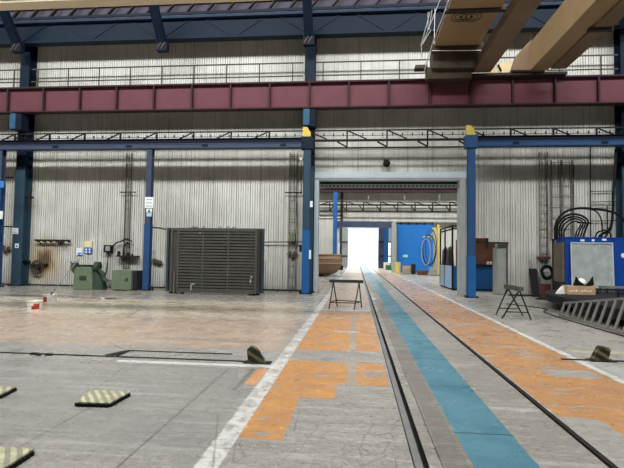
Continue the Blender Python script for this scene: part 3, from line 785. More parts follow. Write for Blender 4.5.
# striped floor plates
def plate(pts, label):
    c = sum((Vector((x, y, 0)) for x, y in pts), Vector())/4
    t = thing('striped_floor_plate', label, 'floor plate', c, 'yellow striped plates on the floor')
    bm = bmn(); prism(bm, pts, 'z', 0.032, 0.046); obj('striped_top', bm, M_HAZ_PLATE, t, loc=c)
    bm = bmn(); q = [(c.x+(x-c.x)*0.94, c.y+(y-c.y)*0.94) for x, y in pts]
    prism(bm, q, 'z', 0.0, 0.032)
    for i in range(4):
        a, b = Vector((*pts[i], 0)), Vector((*pts[(i+1) % 4], 0))
        for k in range(7):
            p = a.lerp(b, (k+0.5)/7); p2 = c.lerp(p, 0.97); box(bm, p2.x-0.018, p2.x+0.018, p2.y-0.018, p2.y+0.018, 0.0, 0.032)
    obj('ribbed_base', bm, M_BLACK, t)
h = 0.045
def up_quad(px):  # corners seen on top of the plate
    return [tuple(at(x, y, 'z', h).xy) for x, y in px]
plate(up_quad([(75.5, 402), (109.5, 403), (130.5, 391.5), (91, 390)]), 'faded yellow striped square plate lying in the open floor, middle one')
plate(up_quad([(-26, 394), (0, 394.5), (16, 386.5), (-12, 385.5)]), 'yellow striped plate cut by the left edge, farther one')
plate(up_quad([(-52, 466), (4, 468), (34, 448.5), (-15, 446)]), 'large near yellow striped plate at the lower left corner')

# rail buffers
def buffer_(pts, Y, th, label):
    c = Vector((sum(p[0] for p in pts)/len(pts), Y, 0))
    t = thing('rail_buffer', label, 'buffer', c, 'striped rail buffers')
    bm = bmn(); prism(bm, pts, 'y', Y-th/2, Y-th/2+0.02); obj('cheek_plate', bm, M_HAZ, t, loc=c)
    bm = bmn(); prism(bm, pts, 'y', Y+th/2-0.02, Y+th/2); obj('cheek_plate', bm, M_HAZ, t, loc=c)
    bm = bmn()
    top = sorted(pts, key=lambda p: -p[1])[:2]; xs = [p[0] for p in pts]
    q = [(c.x+(x-c.x)*0.97, z*0.985+0.002) for x, z in pts]
    prism(bm, q, 'y', Y-th/2+0.02, Y+th/2-0.02); obj('core', bm, M_HAZ, t, loc=c)
    bm = bmn(); box(bm, min(xs)-0.04, max(xs)+0.07, Y-th/2-0.03, Y+th/2+0.03, 0.0, 0.015); obj('foot_plate', bm, M_RAILDARK, t)
def prof(px, Y): return [(at(x, y, 'y', Y).x, max(0.012, at(x, y, 'y', Y).z)) for x, y in px]
buffer_(prof([(248.5, 366), (247.5, 349), (250.5, 346.3), (254, 346.5), (257.5, 349), (265.5, 362), (266, 366)], 6.68), 6.68, 0.09, 'black and yellow wedge buffer at the end of the left cross rail')
buffer_(prof([(591, 364), (597.5, 347.5), (600, 345.8), (607, 347), (609, 350), (607, 358), (608, 364)], 7.62), 7.62, 0.11, 'black and yellow wedge buffer on the right cross rail')

# ------------------------------------------------------------------ trestles
def trestle(name, ends, legs, zt, zl, mat_bar, mat, label, bw=0.09, bh=0.085):
    a, b = Vector((*ends[0], zt)), Vector((*ends[1], zt))
    t = thing('trestle', label, 'trestle', ((a.x+b.x)/2, (a.y+b.y)/2, 0), 'steel trestles')
    bm = bmn(); bar(bm, a, b, bw, bh); obj('top_beam', bm, mat_bar, t)
    feet = []
    for pair, f in legs:
        for fx, fy in pair:
            p = a.lerp(b, f); bm = bmn(); q = Vector((fx, fy, 0.0))
            tube(bm, [p-Vector((0, 0, 0.03)), q+Vector((0, 0, 0.01))], 0.019, 8); obj('leg', bm, mat, t)
            feet.append((p, q))
    for i, j in zl:
        (p, q), (p2, q2) = feet[i], feet[j]
        bm = bmn(); f = 0.24
        tube(bm, [q.lerp(p, f), q2.lerp(p2, f)], 0.015, 6); obj('stretcher', bm, mat, t)
M_TREST = paint('dark_green_black_steel', (48, 56, 52), (36, 40, 38), 0.5)
M_TREST2 = paint('olive_grey_steel', (92, 98, 88), (70, 74, 68), 0.6)
trestle('a', ((-0.80, 13.95), (0.20, 13.95)), ((((-0.78, 13.55), (-0.58, 14.45)), 0.12), (((-0.06, 13.5), (0.16, 14.1)), 0.88)), 0.79, ((0, 1), (2, 3), (0, 2), (1, 3)), M_TREST, M_TREST, 'dark steel trestle standing on the left orange walkway')
e1 = at(508.5, 287, 'y', 13.15); e2 = at(520, 290, 'y', 12.35)
trestle('b', ((e1.x-0.02, 13.3), (e2.x, 12.25)), ((((3.77, 13.2), (4.45, 13.13)), 0.12), (((3.68, 12.38), (4.37, 12.33)), 0.88)), 0.77, ((0, 1), (2, 3)), M_TREST2, M_DARKIRON, 'grey topped trestle standing right of the white floor line', 0.12, 0.11)

# ------------------------------------------------------------------ formwork panel stack
def form_panel(x0, x1, Y, th, z1, label, ribs=True, cols=(), mat=None, grp='steel formwork panels leaning in a stack'):
    t = thing('formwork_panel', label, 'panel', ((x0+x1)/2, Y, 0), grp)
    mat = mat or M_PANEL
    z0 = 0.07
    bm = bmn(); box(bm, x0, x1, Y+th*0.5, Y+th, z0, z1); obj('skin_plate', bm, mat, t)
    bm = bmn(); w = 0.09
    box(bm, x0, x0+w, Y, Y+th*0.5, z0, z1); box(bm, x1-w, x1, Y, Y+th*0.5, z0, z1)
    box(bm, x0+w, x1-w, Y, Y+th*0.5, z0, z0+0.08); box(bm, x0+w, x1-w, Y, Y+th*0.5, z1-0.09, z1)
    obj('frame', bm, mat, t, bevel=0.005)
    if ribs:
        xs = [x0+w]+list(cols)+[x1-w]
        for c in cols:
            bm = bmn(); box(bm, c-0.03, c+0.03, Y+0.005, Y+th*0.5, z0+0.08, z1-0.09); obj('mullion', bm, mat, t)
        n = 20
        for k in range(n):
            z = z0+0.12+(z1-z0-0.27)*k/(n-1)
            bm = bmn()
            prism(bm, [(Y+0.012, z-0.035), (Y+0.012, z+0.02), (Y+th*0.5, z+0.035), (Y+th*0.5, z-0.045)], 'x', x0+w, x1-w)
            obj('rib', bm, mat, t)
    for fx in (x0+0.15, x1-0.3):
        bm = bmn(); box(bm, fx, fx+0.14, Y, Y+th, 0, z0); obj('foot_block', bm, M_BOX_DK, t)
    return t
PYF = 17.3
fx0, fx1 = XY(176.5, 260, PYF), XY(257, 260, PYF); fz = ZY(215, 229, PYF)
fp = form_panel(fx0, fx1, PYF, 0.1, fz, 'front ribbed dark grey formwork panel of the stack', cols=(XY(202.5, 260, PYF), XY(228, 260, PYF)))
for px in (193, 196.5, 204, 220, 228, 234):
    p = at(px, 228, 'y', PYF+0.06); bm = bmn()
    pts = [(p.x-0.05, PYF+0.06, fz-0.01), (p.x-0.05, PYF+0.06, fz+0.05), (p.x-0.02, PYF+0.06, fz+0.09), (p.x+0.03, PYF+0.06, fz+0.085), (p.x+0.05, PYF+0.06, fz+0.04), (p.x+0.05, PYF+0.06, fz-0.01)]
    tube(bm, pts, 0.014, 6); obj('lifting_eye', bm, M_DARKIRON, fp)
bm = bmn()
for px, py, w, hh in ((191, 287, 0.06, 0.28), (193, 284, 0.16, 0.05), (251.5, 277, 0.09, 0.07), (250.5, 281, 0.07, 0.16), (200, 233, 0.1, 0.03)):
    p = at(px, py, 'y', PYF+0.008); prism(bm, [(p.x-w/2, p.z-hh/2), (p.x+w/3, p.z-hh/2.2), (p.x+w/2, p.z+hh/3), (p.x-w/4, p.z+hh/2)], 'y', PYF+0.004, PYF+0.02)
obj('mortar_splash', bm, M_GREY, fp)
form_panel(XY(170, 260, 17.45), XY(259.5, 260, 17.45), 17.46, 0.08, fz+0.02, 'second formwork panel, its left edge showing behind the front panel', ribs=False)
form_panel(XY(166, 260, 17.6), XY(263.5, 260, 17.6), 17.6, 0.14, fz+0.05, 'rearmost slate edged formwork panel nearest the wall', ribs=False, mat=M_PANEL_D)
bm = bmn(); p = at(172.5, 284, 'y', 17.25); bar(bm, (p.x, 17.38, 0.0), (p.x, 17.40, 0.85), 0.05, 0.03)
tag(obj('timber_lath', bm, M_BOARD), 'short light timber lath standing at the stack\'s left edge', 'lath')

# ------------------------------------------------------------------ grinder, dust cabinet, buckets
GX0, GX1 = XY(72, 285, 18.2), XY(91.5, 285, 18.2); gz = ZY(82, 267, 18.2); cxg = (GX0+GX1)/2
gr = thing('pedestal_grinder', 'green pedestal grinder with two wheels by the left wall', 'machine', (cxg, 18.5, 0))
bm = bmn(); prism(bm, [(GX0, 0), (GX1, 0), (GX1-0.05, gz-0.15), (GX1-0.12, gz), (GX0+0.12, gz), (GX0+0.03, gz-0.15)], 'y', 18.25, 18.8); obj('housing', bm, M_GREEN, gr, bevel=0.02)
bm = bmn(); box(bm, cxg-0.14, cxg+0.16, 18.235, 18.25, gz*0.42, gz*0.62); box(bm, cxg-0.05, cxg+0.1, 18.22, 18.235, gz*0.46, gz*0.58); obj('control_plate', bm, M_GREEN_D, gr)
bm = bmn(); tube(bm, [(GX0-0.2, 18.5, gz+0.03), (GX1+0.2, 18.5, gz+0.03)], 0.06, 12); obj('spindle', bm, M_DARKIRON, gr)
for s, X, r in ((-1, GX0-0.03, 0.15), (1, GX1+0.1, 0.2)):
    bm = bmn(); lathe(bm, [(0.04, X-0.1), (r, X-0.1), (r, X+0.08), (0.04, X+0.08)], 24, 'x', (0, 18.45, gz+0.02)); wgd = obj('wheel_guard', bm, M_GREEN_D, gr)
    bm = bmn(); lathe(bm, [(0.03, X-0.12), (r*0.7, X-0.12), (r*0.7, X-0.1)], 20, 'x', (0, 18.45, gz+0.02)); obj('grinding_wheel', bm, M_GREY, wgd)
bm = bmn(); prism(bm, [(GX0-0.02, gz*0.7), (GX0-0.14, gz*0.85), (GX0-0.18, gz*1.0), (GX0+0.05, gz*1.0)], 'y', 18.3, 18.6); obj('tool_rest', bm, M_GREEN_D, gr)
bm = bmn(); box(bm, GX0-0.22, GX0+0.05, 18.3, 18.5, gz+0.2, gz+0.23); box(bm, GX0-0.2, GX0-0.17, 18.35, 18.4, gz, gz+0.2); obj('lamp_arm', bm, M_GREY, gr)
pth = smooth_path([(GX1+0.1, 18.45, gz-0.1), (GX1+0.32, 18.45, gz*0.72), (GX1+0.42, 18.45, gz*0.45), (GX1+0.75, 18.45, gz*0.3)], 6)
bm = bmn(); tube(bm, pth, 0.085, 12); obj('suction_pipe', bm, M_GREEN_D, gr, smooth=True)
bm = bmn(); prism(bm, [(GX1-0.02, 0), (GX1+0.4, 0), (GX1+0.35, gz*0.35), (GX1+0.12, gz*0.75), (GX1-0.02, gz*0.8)], 'y', 18.35, 18.7); obj('dust_chute', bm, M_GREEN_D, gr)
CX0, CX1 = XY(111, 285, 18.3), XY(131, 285, 18.3); cz1 = ZY(121, 270.5, 18.3)
bm = bmn(); n = 9
pts = []; rr = []
for k in range(33): pts.append((GX1+0.56+(CX0-GX1-0.58)*k/32, 18.5, 0.24)); rr.append(0.15+0.02*(k % 2))
tube(bm, pts, rr, 14)
tag(obj('flexible_duct', bm, M_GREY), 'ribbed grey duct lying between grinder and green cabinet', 'duct')
cbn = thing('dust_extractor', 'plain green dust cabinet standing right of the grinder', 'cabinet', ((CX0+CX1)/2, 18.6, 0))
bm = bmn(); box(bm, CX0, CX1, 18.3, 19.0, 0.03, cz1); obj('body', bm, M_GREEN, cbn, bevel=0.015)
bm = bmn(); box(bm, CX1, CX1+0.16, 18.45, 19.0, 0.03, cz1-0.01); obj('dark_side', bm, M_BOX_DK, cbn)  # right side of the cabinet as a separate dark block
bm = bmn(); box(bm, CX0+0.6, CX0+0.72, 18.28, 18.3, cz1*0.48, cz1*0.62); obj('switch', bm, M_GREEN_D, cbn)
bm = bmn(); box(bm, CX0+0.1, CX1-0.1, 18.35, 18.9, 0, 0.03); obj('plinth', bm, M_BOX_DK, cbn)

def bucket(px, py, Y, r, h, label, lbl=True, ang=0.5):
    X = XY(px, py, Y); t = thing('paint_bucket', label, 'bucket', (X, Y, 0), 'white buckets on the floor')
    bm = bmn(); lathe(bm, [(r*0.9, 0), (r, h*0.93), (r*1.05, h*0.93), (r*1.05, h), (r*0.97, h), (r*0.85, 0.02)], 28, c=(X, Y, 0)); tub = obj('tub', bm, M_WHITE, t)
    bm = bmn(); a0 = ang
    N = 8
    for k in range(N):
        a = -PI/2+a0+k*0.13; b = a+0.13; q = 1.01
        vs = [bm.verts.new((X+r*f*q*math.cos(c), Y+r*f*q*math.sin(c), z)) for c, z, f in ((a, h*0.15, 0.925), (b, h*0.15, 0.925), (b, h*(0.75 if k > 1 else 0.5), 0.985), (a, h*(0.75 if k > 1 else 0.5), 0.985))]
        bm.faces.new(vs)
    obj('red_label', bm, M_RED, tub)
    bm = bmn(); pts = [(X+r*1.06*math.cos(a), Y-0.02-r*1.06*0.2*math.sin(a), h*0.92-abs(math.sin(a))*h*0.45) for a in [PI*k/10 for k in range(11)]]
    pts = [(x, y-r*0.98*math.sin(PI*i/10), z) for i, (x, y, z) in enumerate(pts)]
    tube(bm, pts, 0.006, 5); obj('wire_handle', bm, M_STEEL, t)
    return X, Y
bucket(34.7, 308, 11.65, 0.185, 0.25, 'nearer white bucket with red label, beside a flat lid', ang=0.2)
b2 = bucket(50, 301, 13.45, 0.20, 0.25, 'farther white bucket with a long pole standing in it', ang=-0.9)
bm = bmn(); p = at(22.5, 313.3, 'z', 0); lathe(bm, [(0.14, 0.0), (0.15, 0.012), (0.13, 0.02)], 24, c=(p.x, p.y, 0))
tag(obj('bucket_lid', bm, M_GREY), 'flat grey lid lying left of the nearer bucket', 'lid')
pa_, pb_ = Vector((b2[0]-0.14, b2[1], 0.03)), at(81, 255.5, 'y', 13.6)
pl_ = thing('roller_pole', 'long dark pole leaning out of the farther bucket', 'pole', pa_)
bm = bmn(); tube(bm, [pa_, pb_], 0.012, 8); obj('shaft', bm, M_GREY, pl_)
bm = bmn(); tube(bm, [pa_.lerp(pb_, 0.07), pa_.lerp(pb_, 0.2)], 0.022, 8); obj('grip', bm, M_BLACK, pl_)
bm = bmn(); tube(bm, [pb_+Vector((-0.08, 0, 0.02)), pb_+Vector((0.04, 0, 0.0))], 0.025, 8); obj('roller_head', bm, M_SIGNB, pl_)
# debris near the dark stain
bm = bmn(); p = at(103, 299, 'z', 0); tube(bm, [(p.x-0.06, p.y, 0.02), (p.x+0.03, p.y+0.02, 0.02)], 0.02, 8); tag(obj('paint_can', bm, M_WHITE), 'tiny white can lying on the red stained floor', 'can')
bm = bmn(); tube(bm, [(p.x+0.1, p.y, 0.015), (p.x+0.45, p.y+0.02, 0.015)], 0.012, 6); tag(obj('stick', bm, M_DARKIRON), 'thin dark stick lying beside the tiny white can', 'stick')

# ------------------------------------------------------------------ fittings on the left wall
def wall_box(px0, py0, px1, py1, Y0, Y1, mat, name, label, cat, group=None, bevel=0.0):
    a = at(px0, py0, 'y', Y0); b = at(px1, py1, 'y', Y0)
    bm = bmn(); box(bm, a.x, b.x, Y0, Y1, b.z, a.z)
    return tag(obj(name, bm, mat, bevel=bevel), label, cat, group)
M_TRAY = paint('dusty_tray_steel', (138, 132, 122), (108, 102, 94), obj=False)
def ladder_tray(px0, px1, pyt, pyb, name, label, rungs, group, r=0.008, mat=None, Y=19.9):
    x0, x1 = XY(px0, 220, Y), XY(px1, 220, Y); zt, zb = ZY(px0, pyt, Y), max(0.05, ZY(px0, pyb, Y))
    t = thing(name, label, 'cable tray', ((x0+x1)/2, Y, zb), group); mat = mat or M_TRAY
    for x in (x0, x1):
        bm = bmn(); box(bm, x-r, x+r, Y-0.03, Y+0.1, zb, zt); obj('side_rail', bm, mat, t)
    for k in range(rungs):
        z = zb+0.1+(zt-zb-0.2)*k/(rungs-1); bm = bmn(); box(bm, x0, x1, Y-0.02, Y+0.01, z-r, z+r); obj('rung', bm, mat, t)
    for i, f in enumerate((0.35, 0.7)):
        bm = bmn(); x = x0+(x1-x0)*f; tube(bm, smooth_path([(x, Y-0.03, zb), (x+0.03, Y-0.03, zb+(zt-zb)*0.4), (x-0.02, Y-0.03, zt)]), 0.012, 6); obj('cable', bm, M_BOX_DK if i else M_GREY, t)
    return t
LG = 'vertical cable trays on the wall'
ladder_tray(124.5, 129.5, 153, 268, 'cable_tray', 'narrow cable tray climbing the wall left of the notice column', 16, LG)
ladder_tray(289, 296, 152, 288, 'cable_tray', 'cable tray with rungs left of the big doorway', 13, LG)
ladder_tray(540, 548, 152, 262, 'cable_tray', 'cable tray right of the dark leaning board', 14, LG)
ladder_tray(552, 562, 160, 240, 'cable_tray', 'middle cable tray above the weathered board', 8, LG)
ladder_tray(562.6, 573, 160, 240, 'cable_tray', 'cable tray just left of the hose arches', 8, LG)
def pipe(pts, r, name, label, cat, mat, Y=None, group=None, smooth=False):
    P = [at(x, y, 'y', Y) for x, y in pts] if Y is not None else pts
    bm = bmn(); tube(bm, smooth_path(P) if smooth else P, r, 8)
    return tag(obj(name, bm, mat, smooth=smooth), label, cat, group)
pipe([(120, 192.2), (136, 192.2)], 0.025, 'cable_bracket', 'short dark cross bracket on the narrow left cable tray', 'bracket', M_DARKIRON, 19.84)
pipe([(285, 192.5), (302, 192.5)], 0.025, 'cable_bracket', 'short dark cross bracket on the tray left of the doorway', 'bracket', M_DARKIRON, 19.84)
pipe([(261, 242), (304, 242)], 0.02, 'wall_conduit', 'thin dark conduit between formwork stack and doorway column', 'conduit', M_DARKIRON, 19.85)
pipe([(152.5, 227.5), (160, 228), (166, 229.5)], 0.03, 'wall_conduit', 'short dark conduit from notice column to the formwork stack', 'conduit', M_DARKIRON, 19.0)
pipe([(301, 158), (301.5, 194)], 0.014, 'lamp_cable', 'thin cable hanging below the small white floodlight', 'cable', M_BLACK, 19.3)
pipe([(296, 192), (298, 230), (296, 250)], 0.014, 'wall_conduit', 'thin bent conduit beside the doorway cable tray', 'conduit', M_RAILBROWN, 19.9, smooth=True)
lamp = thing('wall_floodlight', 'small white floodlight on the left doorway column', 'lamp', (XY(301, 158, 19.0), 19.0, 5.6))
p = at(301, 158.5, 'y', 19.0); bm = bmn(); prism(bm, [(p.x-0.09, p.z+0.05), (p.x+0.1, p.z+0.05), (p.x+0.03, p.z-0.08), (p.x-0.03, p.z-0.08)], 'y', 18.95, 19.1); obj('head', bm, M_WHITE, lamp)
bm = bmn(); tube(bm, [(p.x, 19.1, p.z), (-2.1, 19.2, p.z)], 0.02, 6); obj('arm', bm, M_DARKIRON, lamp)
# long bracket pipe and valve
t = thing('wall_pipe', 'dark horizontal pipe with a valve on the far left wall', 'pipe', at(52, 240, 'y', 19.85))
bm = bmn(); a = at(35, 240, 'y', 19.8); b = at(70, 240.8, 'y', 19.8); box(bm, a.x, b.x, 19.76, 19.84, b.z-0.03, b.z+0.05); obj('run', bm, M_DARKIRON, t)
bm = bmn(); c = at(61, 242.5, 'y', 19.75); lathe(bm, [(0.05, c.z-0.12), (0.11, c.z-0.05), (0.11, c.z+0.02), (0.05, c.z+0.08)], 12, c=(c.x, 19.74, 0)); obj('valve', bm, M_DARKIRON, t)
for k in range(6):
    bm = bmn(); X = a.x+0.1+k*(b.x-a.x-0.2)/5; box(bm, X-0.02, X+0.02, 19.8, 20, b.z-0.08, b.z); obj('clip', bm, M_RAILBROWN, t)
# reel on the scorched wall
RX, RZ = -14.05, 1.15
p = at(37, 267.5, 'y', 19.85)
t = thing('hose_reel', 'rusty round reel on the scorched patch of the left wall', 'reel', (p.x, 19.85, p.z))
for r in (0.3, 0.26, 0.21):
    bm = bmn(); tube(bm, [(p.x+r*math.cos(q), 19.84, p.z+r*1.05*math.sin(q)) for q in [2*PI*k/28 for k in range(28)]], 0.022, 6, True); obj('coil', bm, paint('rust_brown', (72, 58, 52), (54, 42, 36)), t)
bm = bmn(); lathe(bm, [(0.12, 19.8), (0.12, 19.98)], 18, 'y', (p.x, 0, p.z)); obj('hub', bm, M_DARKIRON, t)
for dx, dz in ((-0.4, 0.12), (0.15, 0.15)):
    bm = bmn(); box(bm, p.x+dx, p.x+dx+0.3, 19.82, 19.98, p.z+dz-0.03, p.z+dz+0.03); obj('holder', bm, M_DARKIRON, t)
wall_box(22.5, 260.5, 28, 263, 19.8, 19.98, M_BLACK, 'junction_box', 'small black junction box left of the rusty reel', 'box')
wall_box(84.5, 241, 91.5, 247.5, 19.94, 19.99, paint('pale_yellow_sign', (232, 220, 176), (222, 208, 160)), 'safety_sign', 'pale yellow sign above the blue one by the grinder', 'sign', 'small safety signs')
sgn = wall_box(84.5, 248, 91.5, 253.5, 19.94, 19.99, M_SIGNB, 'safety_sign', 'blue safety sign with four pictograms under the yellow sign', 'sign', 'small safety signs')
for i in range(2):
    for j in range(2):
        c = at(86.2+3.4*i, 249.4+2.7*j, 'y', 19.93); bm = bmn(); lathe(bm, [(0.045, 19.925), (0.045, 19.94)], 10, 'y', (c.x, 0, c.z)); obj('pictogram', bm, M_PAPER, sgn)
s2 = wall_box(76.5, 248, 82, 255, 19.94, 19.99, M_PAPER, 'safety_sign', 'small white sign left of the blue safety sign', 'sign', 'small safety signs')
bm = bmn(); c = at(79.3, 253, 'y', 19.93); box(bm, c.x-0.08, c.x+0.08, 19.93, 19.94, c.z-0.03, c.z+0.02); obj('pictogram', bm, M_SIGNB, s2)
# switch box with pendant cable
t = thing('switch_box', 'black switch box on the wall above the green cabinet', 'box', at(107.5, 249, 'y', 19.8))
a = at(104, 245, 'y', 19.8); b = at(111.5, 252.5, 'y', 19.8)
bm = bmn(); box(bm, a.x, b.x, 19.75, 19.98, b.z, a.z); case = obj('case', bm, M_BLACK, t, bevel=0.02)
bm = bmn(); box(bm, a.x+0.1, b.x-0.05, 19.73, 19.75, b.z+0.07, a.z-0.05); obj('window', bm, M_GREY, case)
bm = bmn(); c = (a.x+b.x)/2; tube(bm, smooth_path([(c, 19.85, b.z), (c-0.02, 19.85, 1.0), (c-0.1, 19.85, 0.5), (c-0.15, 19.6, 0.15)]), 0.025, 8); obj('cable', bm, M_BLACK, t)
# pipe shelf with fittings
t = thing('wall_shelf', 'cluttered dark bracket shelf on the wall right of the switch box', 'shelf', at(127, 256, 'y', 19.7))
a = at(117, 255, 'y', 19.75); b = at(137.5, 257, 'y', 19.75)
bm = bmn(); box(bm, a.x, b.x, 19.65, 19.98, b.z, a.z-0.02); obj('board', bm, M_DARKIRON, t)
for px, w_, h_ in ((118.5, 0.14, 0.2), (123, 0.07, 0.34), (128, 0.16, 0.14), (132, 0.1, 0.08)):
    bm = bmn(); c = at(px, 255, 'y', 19.75); lathe(bm, [(w_/2, 0), (w_/2, h_*0.7), (w_/4, h_)], 10, c=(c.x, 19.78, a.z-0.02)); obj('fitting', bm, M_DARKIRON, t)
pth = [(112, 248), (116, 243), (121, 241.5), (126, 239), (132, 241.5)]
pipe(pth, 0.03, 'wall_conduit', 'curved dark conduit rising over the cluttered shelf', 'conduit', M_DARKIRON, 19.82, smooth=True)
pipe([(123, 254), (124, 246), (128, 243), (130, 248)], 0.025, 'wall_conduit', 'looped conduit between shelf and curved conduit', 'conduit', M_DARKIRON, 19.82, smooth=True)
# valves beside the notice column and on the doorway tray
for nm, pts, lab in (('pipe_valve', ((154, 261), (157, 262), (160, 263)), 'grey pipe valve on the wall between notice column and formwork stack'),
                     ('pipe_valve', ((290, 253), (292, 256), (295, 254)), 'dark clamp cluster on the cable tray left of the doorway'),
                     ('pipe_valve', ((3, 248), (5, 251), (8, 249)), 'dark valve cluster between the two leftmost columns')):
    t = thing(nm, lab, 'valve', at(*pts[1], 'y', 19.8), 'pipe valves on the wall')
    for q in pts:
        c = at(*q, 'y', 19.9); bm = bmn(); lathe(bm, [(0.04, c.z-0.12), (0.09, c.z-0.06), (0.09, c.z+0.05), (0.03, c.z+0.12)], 10, c=(c.x, 19.92, 0)); obj('body', bm, M_RAILBROWN, t)
    bm = bmn(); c0 = at(*pts[0], 'y', 19.92); c1_ = at(*pts[-1], 'y', 19.92); tube(bm, [c0-Vector((0.15, 0, 0)), c1_+Vector((0.15, 0, 0))], 0.03, 8); obj('pipe_run', bm, M_GREY, t)
wall_box(289, 233.5, 295, 241.5, 19.7, 19.86, paint('dull_green_box', (120, 122, 96), (98, 98, 78)), 'junction_box', 'dull green junction box on the doorway cable tray', 'box', bevel=0.01)
wall_box(299.3, 245, 301.3, 252, 19.3, 19.44, M_BLACK, 'push_button_box', 'slim black push button box beside the doorway column', 'box')
for a_, b_, X in (((25.5, 186), (28.5, 210), 0), ):
    t = thing('pipe_bracket', 'dark pipe bracket on the leftmost main column', 'bracket', at(24, 197, 'y', 19.3))
    zc_ = ZY(26, 197.5, 19.6); bm = bmn(); tube(bm, [(-14.76, 19.6, zc_), (-14.42, 19.6, zc_)], 0.04, 8); obj('arm', bm, M_BLACK, t)
    bm = bmn(); tube(bm, [(-14.6, 19.6, zc_+0.35), (-14.6, 19.6, zc_-0.4)], 0.05, 8); obj('drop_pipe', bm, M_DARKIRON, t)
pipe([(-2, 177.3), (13, 177.5)], 0.03, 'wall_conduit', 'dark conduit crossing behind the leftmost slim column', 'conduit', M_BLACK, 19.2)
pipe([(-2, 226.5), (12, 226.5)], 0.03, 'wall_conduit', 'lower dark conduit crossing at the left edge', 'conduit', M_BLACK, 19.2)
# notices
def notice(col_, px0, py0, px1, py1, Y, mat, label, lines=0, sym=None):
    a = at(px0, py0, 'y', Y); b = at(px1, py1, 'y', Y)
    bm = bmn(); box(bm, a.x, b.x, Y, Y+0.012, b.z, a.z)
    o = tag(obj('notice', bm, mat), label, 'sign', 'notices on the columns')
    for k in range(lines):
        z = a.z-(k+0.75)*(a.z-b.z)/(lines+0.3); bm = bmn(); box(bm, a.x+0.05, b.x-0.05, Y-0.004, Y, z-0.008, z+0.008); obj('print_line', bm, M_SLATE, o)
    if sym:
        bm = bmn(); cx, cz_ = (a.x+b.x)/2, (a.z+b.z)/2; s = (b.x-a.x)*0.3
        prism(bm, [(cx-s, cz_-s), (cx+s, cz_-s), (cx, cz_+s)], 'y', Y-0.004, Y); obj('pictogram', bm, sym, o)
    return o
notice(cB, 145, 197, 153, 208, 18.575, M_PAPER, 'white notice with three text lines high on the slate column', 3)
notice(cB, 146.3, 208.6, 152, 212.5, 18.575, M_PAPER, 'small sign with green triangle just under the white notice', 0, M_SIGNG)
notice(cB, 146.6, 212.8, 151.4, 216.5, 18.575, paint('pale_blue_sign', (176, 206, 226), (160, 190, 214)), 'pale blue square sign lowest on the notice column')
notice(mA, 12.5, 228, 18, 234, 19.42, M_PAPER, 'white printed notice on the leftmost main column', 2)
notice(mA, 15, 243.5, 18.5, 248, 19.42, M_PAPER, 'small white label lower on the leftmost main column', 0, M_BOX_DK)
notice(cA, -4, 181, 3.6, 187.5, 18.575, paint('sky_blue_sign', (66, 140, 214), (56, 124, 196)), 'sky blue sign on the slim column at the left edge', 2)
notice(cA, -3, 211, 2.5, 219, 18.575, M_PAPER, 'pale sticker lower on the slim column at the left edge')
notice(cC, 310, 201, 312.6, 207, 18.575, M_PAPER, 'small white label high on the left doorway column', 1)
notice(cC, 309, 250, 311, 259, 18.565, M_PAPER, 'white upright strip low on the left doorway column')
# siren above the doorway
t = thing('siren', 'round black siren on the wall above the big doorway', 'siren', at(386.5, 164, 'y', 19.8))
c = at(386.5, 164, 'y', 19.8)
bm = bmn(); lathe(bm, [(0.08, 19.55), (0.145, 19.6), (0.15, 19.75), (0.1, 19.85), (0.05, 19.98)], 20, 'y', (c.x, 0, c.z)); obj('horn', bm, M_BLACK, t)
bm = bmn(); box(bm, c.x-0.12, c.x+0.1, 19.7, 19.8, c.z+0.1, c.z+0.17); obj('bracket', bm, M_BOX_DK, t)

# ------------------------------------------------------------------ right of the doorway: booth, partition, boards
bt = thing('workshop_booth', 'booth with blue lower panels and brown upper boards behind the right column', 'booth', (5.3, 23, 0))
bxa, bya, bxb, byb = 4.45, 25.6, 4.47, 22.5
zb = ZY(453, 266, 22.5); ztp = ZY(453, 226, 22.5)
bm = bmn(); box(bm, 4.47, 7.2, 22.45, 22.5, 0.08, zb); obj('front_panel', bm, M_BRIGHT, bt)
bm = bmn(); box(bm, 4.43, 4.47, 22.6, 25.6, 0.08, zb); obj('side_panel', bm, M_BLUEGLASS, bt)
bm = bmn(); box(bm, 4.45, 7.2, 22.4, 25.6, 0, 0.08); obj('plinth', bm, M_NAVY_D, bt)
zc = ZY(465, 246, 22.5)
bm = bmn(); box(bm, 4.9, 7.2, 22.9, 22.95, zb, ZY(480, 238, 22.9)+0.3); obj('rear_board', bm, M_WOOD, bt)
bm = bmn(); box(bm, 4.62, 5.2, 22.52, 22.56, zb, ZY(460, 240, 22.6)); obj('brown_board', bm, M_WOOD, bt)
for X, Y in ((4.45, 22.45), (4.45, 25.6), (4.45, 24.3), (7.2, 22.45)):
    bm = bmn(); box(bm, X-0.035, X+0.035, Y-0.035, Y+0.035, 0.08, ztp if X < 5 else zc); obj('post', bm, M_BLACK, bt)
for z in (ztp, ztp-0.14):
    bm = bmn(); box(bm, 4.42, 4.48, 22.45, 25.6, z-0.03, z+0.03); obj('top_rail', bm, M_BLACK, bt)
    bm = bmn(); box(bm, 4.42, 5.3, 22.42, 22.48, z-0.03, z+0.03); obj('top_rail', bm, M_BLACK, bt)
bm = bmn(); box(bm, 5.4, 6.3, 22.3, 22.6, zb, zb+0.1); obj('ledge', bm, M_BLACK, bt)
for k, px in enumerate((488, 491, 494.5)):
    bm = bmn(); c = at(px, 263.5, 'y', 22.4); lathe(bm, [(0.05, zb+0.1), (0.055, zb+0.2), (0.03, zb+0.24)], 10, c=(c.x, 22.42, 0))
    tag(obj('jar', bm, M_WHITE), ('left', 'middle', 'right')[k]+' white jar on the black booth ledge', 'jar', 'white jars on the booth ledge')
